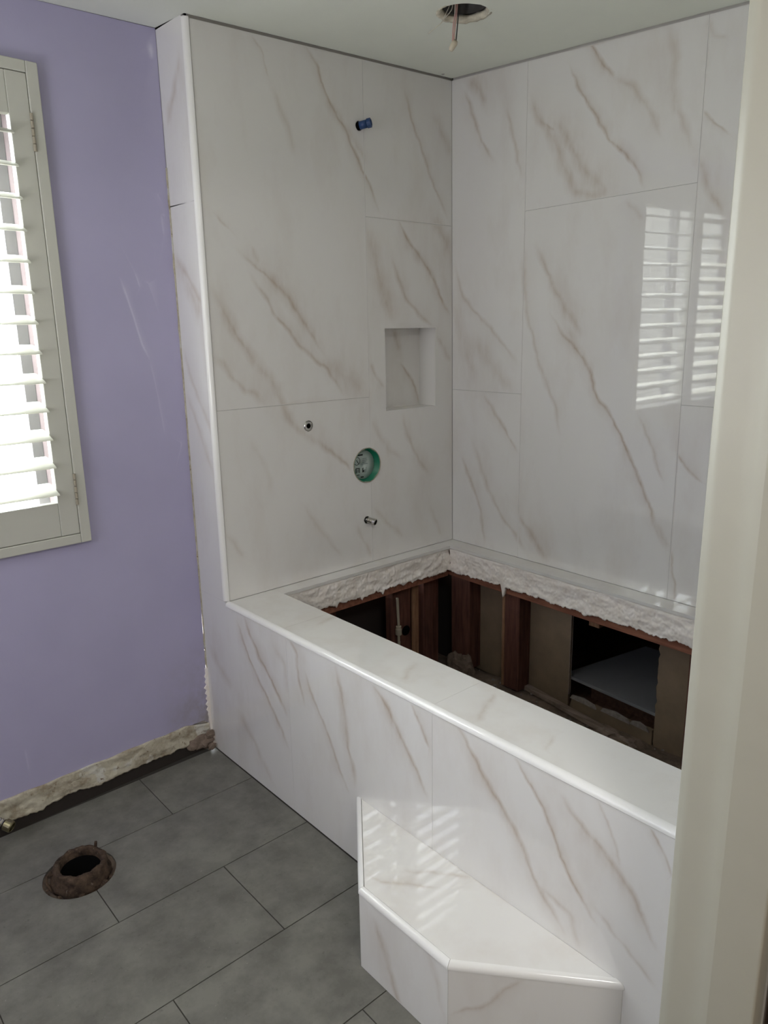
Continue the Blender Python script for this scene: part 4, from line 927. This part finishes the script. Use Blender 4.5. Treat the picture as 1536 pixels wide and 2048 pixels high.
# ------------------------------------------------------------------ step in front of the tub
sp3 = thing(empty('tub_step', (-.1, -1.05, 0)), 'low marble-look tiled step with angled ends against the tub apron', 'step')
pts = [(-.0008, -.648), (-.2135, -.915), (-.2135, -1.191), (-.0008, -1.447)]
tr = .0125
def inset(P, d):
    out_ = []
    n = len(P)
    for i in range(n):
        p = Vector(P[i]); 
        if i == 0: e = (Vector(P[1]) - p).normalized(); nn = Vector((-e.y, e.x)); nn = nn if nn.dot(Vector((.0, -1.05)) - p) > 0 else -nn; q = p + nn * d; t = (-.0008 - q.x) / e.x; out_.append(q + e * t); continue
        if i == n - 1: e = (Vector(P[i - 1]) - p).normalized(); nn = Vector((-e.y, e.x)); nn = nn if nn.dot(Vector((.0, -1.05)) - p) > 0 else -nn; q = p + nn * d; t = (-.0008 - q.x) / e.x; out_.append(q + e * t); continue
        e1 = (p - Vector(P[i - 1])).normalized(); e2 = (Vector(P[i + 1]) - p).normalized(); n1 = Vector((-e1.y, e1.x)); n2 = Vector((-e2.y, e2.x)); ctr = Vector((-.05, -1.05)) - p
        n1 = n1 if n1.dot(ctr) > 0 else -n1; n2 = n2 if n2.dot(ctr) > 0 else -n2; b = (n1 + n2); b = b / (1 + n1.dot(n2)); out_.append(p + b * d)
    return out_
ins = inset(pts, tr)
loc(panel('top_tile', lambda u, v, o=0: Vector((u, -v, S - o)), 'S', [(q.x, -q.y) for q in ins], M['tile'], None, thick=.010), sp3)
for i in range(3):
    a, b = Vector(pts[i]), Vector(pts[i + 1]); e = (b - a).normalized(); L = (b - a).length
    nn = Vector((e.y, -e.x)); nn = nn if nn.dot(Vector((-.05, -1.05)) - a) > 0 else -nn
    if i == 1: P = lambda u, v, o=0: Vector((-.2135 + o, -u, v)); poly = rect(.915 + .0006, 1.191 - .0006, .001, S - tr); key = 'F'
    else:
        P = (lambda a, e, nn: (lambda u, v, o=0: Vector((a.x + e.x * u + nn.x * o, a.y + e.y * u + nn.y * o, v))))(a, e, nn); poly = rect(.0006, L - .0006, .001, S - tr); key = 'R' if i == 2 else None
    loc(panel('side_tile', P, key, poly, M['tile'], None, thick=.009), sp3)
    A3, B3 = Vector((a.x, a.y, S)), Vector((b.x, b.y, S)); out3 = Vector((-nn.x, -nn.y, 0))
    # mitred bullnose ring by ring
    prof = [(tr * (math.sin(t) - 1) + .0018, tr * (math.cos(t) - 1) + .0018) for t in [math.pi / 2 * k / 8 for k in range(9)]] + [(.0018, -tr), (-.005, -tr), (-.005, -.005), (-tr, -.005)]
    def dirn(idx):
        if idx in (0, 3): return None
        p = Vector(pts[idx]); e1 = (p - Vector(pts[idx - 1])).normalized(); e2 = (Vector(pts[idx + 1]) - p).normalized()
        n1 = Vector((e1.y, -e1.x)); n2 = Vector((e2.y, -e2.x)); ctr = Vector((-.05, -1.05)) - p
        n1 = -n1 if n1.dot(ctr) > 0 else n1; n2 = -n2 if n2.dot(ctr) > 0 else n2
        return (n1 + n2) / (1 + n1.dot(n2))
    rings = []
    for idx, Q, s in ((i, A3, 1), (i + 1, B3, -1)):
        m_ = dirn(idx); rr = []
        for x, y in prof:
            if m_ is None:
                q = Q + out3 * x; t = (-.0008 - q.x) / e.x if abs(e.x) > 1e-6 else 0; q = q + Vector((e.x, e.y, 0)) * t
            else: q = Q + Vector((m_.x, m_.y, 0)) * x + Vector((e.x, e.y, 0)) * s * .0004
            rr.append(q + Vector((0, 0, y)))
        rings.append(rr)
    o = sweep('edge_trim', None, rings, M['trim'], None, True, True); o.data.set_sharp_from_angle(angle=math.radians(35)); loc(o, sp3)
cq = inset(pts, .0105)
loc(prism('core', PF, [(q.x, q.y) for q in cq], .001, S - .0115, M['board'], None), sp3)

# ------------------------------------------------------------------ doorway with painted jamb (near the camera, right)
d1 = struct('door_1', 'cream painted doorway edge in the near foreground'); d1['category'] = 'door'
DXJ = -.128
def PZ(u, v, o=0): return Vector((u, v, o))
# profile of jamb + stop in plan, extruded full height; rounded paint edges
def rounded(poly, r, n=4):
    out_ = []; N = len(poly)
    for i in range(N):
        p = Vector(poly[i]); a = (Vector(poly[i - 1]) - p); b = (Vector(poly[(i + 1) % N]) - p); ri = min(r[i] if isinstance(r, (list, tuple)) else r, a.length * .45, b.length * .45)
        if ri < 1e-5: out_.append(tuple(p)); continue
        s, t = p + a.normalized() * ri, p + b.normalized() * ri
        for k in range(n + 1):
            w_ = k / n; out_.append(tuple((1 - w_) ** 2 * s + 2 * w_ * (1 - w_) * p + w_ ** 2 * t))
    return out_
JT = 2.12
jb = rounded([(DXJ + .0065, -1.5765), (DXJ, -1.5905), (DXJ, -1.632), (DXJ - .0075, -1.6555), (DXJ - .0075, -1.6565), (DXJ - .0005, -1.7175), (DXJ + .032, -1.7175), (DXJ + .032, -1.5765)], [.003, .005, .012, 0, .0006, .004, 0, 0], 6)
prism('jamb', PF, jb, -.01, JT, M['jamb'], d1)
for o in [x for x in bpy.data.objects if x.name in ('stop', 'jamb')]: 
    o.data.polygons.foreach_set('use_smooth', [True] * len(o.data.polygons)); o.data.set_sharp_from_angle(angle=math.radians(50))
box('head_jamb', PF, -1.80, DXJ, -1.725, -1.585, JT, JT + .03, M['jamb'], d1); box('jamb', PF, -1.832, -1.80, -1.725, -1.585, -.01, JT, M['jamb'], d1)
box('casing', PF, DXJ + .006, DXJ + .07, YD, YD + .012, -.01, JT + .07, M['jamb'], d1, .003) if 0 else None
dl = box('door_leaf', PF, -.108, .62, -1.775, -1.735, .01, 2.05, M['door'], d1, .002); dl['label'] = 'brown wooden door edge at the far right of the picture'

# ------------------------------------------------------------------ remaining shell: doorway wall, far side wall, hall
wf = struct('wall_front', 'wall with the doorway, beside the end of the tub')
box('wall_body', PF, DXJ + .033, 1.2, -1.72, YD - .0012, .0, 2.35, M['stucco'], wf); box('wall_body', PF, XL - .1, -1.832, -1.72, YD, .0, 2.35, M['paint'], wf); box('wall_body', PF, -1.832, DXJ + .033, -1.72, YD, JT + .03, 2.35, M['paint'], wf)
ws2 = struct('wall_side', 'far side wall of the room, outside the picture'); box('wall_body', PA, -.35, 1.72, .0, 2.35, XL - .1, XL, M['paint'], ws2)
hl = struct('wall_hall', 'hall walls behind the viewer')
box('wall_body', PF, XL - .1, 1.3, -3.6, -3.5, .0, 2.4, M['hall'], hl); box('wall_body', PF, XL - .1, XL, -3.5, -1.72, .0, 2.4, M['hall'], hl); box('wall_body', PF, 1.2, 1.3, -3.5, -1.72, .0, 2.4, M['hall'], hl); box('hall_ceiling', PF, XL, 1.2, -3.5, -1.72, 2.35, 2.4, M['hall'], hl)
box('hall_floor', PF, XL, 1.2, -3.5, -1.72, -.03, -.001, M['redfl'], hl)
# outdoors: what stands beyond the window
nb = mesh('neighbour_wall', [Vector((x, y, z)) for x in (-9.5, -2.4) for y in (2.3, 2.5) for z in (-.3, 2.75)], [(0, 1, 3, 2), (4, 5, 7, 6), (0, 1, 5, 4), (2, 3, 7, 6), (0, 2, 6, 4), (1, 3, 7, 5)], M['nwall']); nb['kind'] = 'structure'; nb['label'] = 'grey stucco wall outdoors, seen only in the tile reflection'
gr = mesh('ground', [Vector((x, y, z)) for x in (-14, 6) for y in (.34, 14) for z in (-.4, -.3)], [(0, 1, 3, 2), (4, 5, 7, 6), (0, 1, 5, 4), (2, 3, 7, 6), (0, 2, 6, 4), (1, 3, 7, 5)], M['conc']); gr['kind'] = 'structure'
# roof slab and outer shell so that daylight enters by the window alone
box('roof_slab', PF, XL - .1, 2.1, -1.72, .33, 2.375, 2.42, M['stucco'], ce); box('shell', PF, 1.17, 1.2, -1.72, .33, .52, 2.37, M['stucco'], wr); box('shell', PF, .0, 1.17, .20, .33, .52, 2.37, M['stucco'], wb)
box('shell', PF, .06, 1.17, -.07 + .27, .33, -.07, .52, M['stucco'], wb) if 0 else None

bpy.context.view_layer.update()
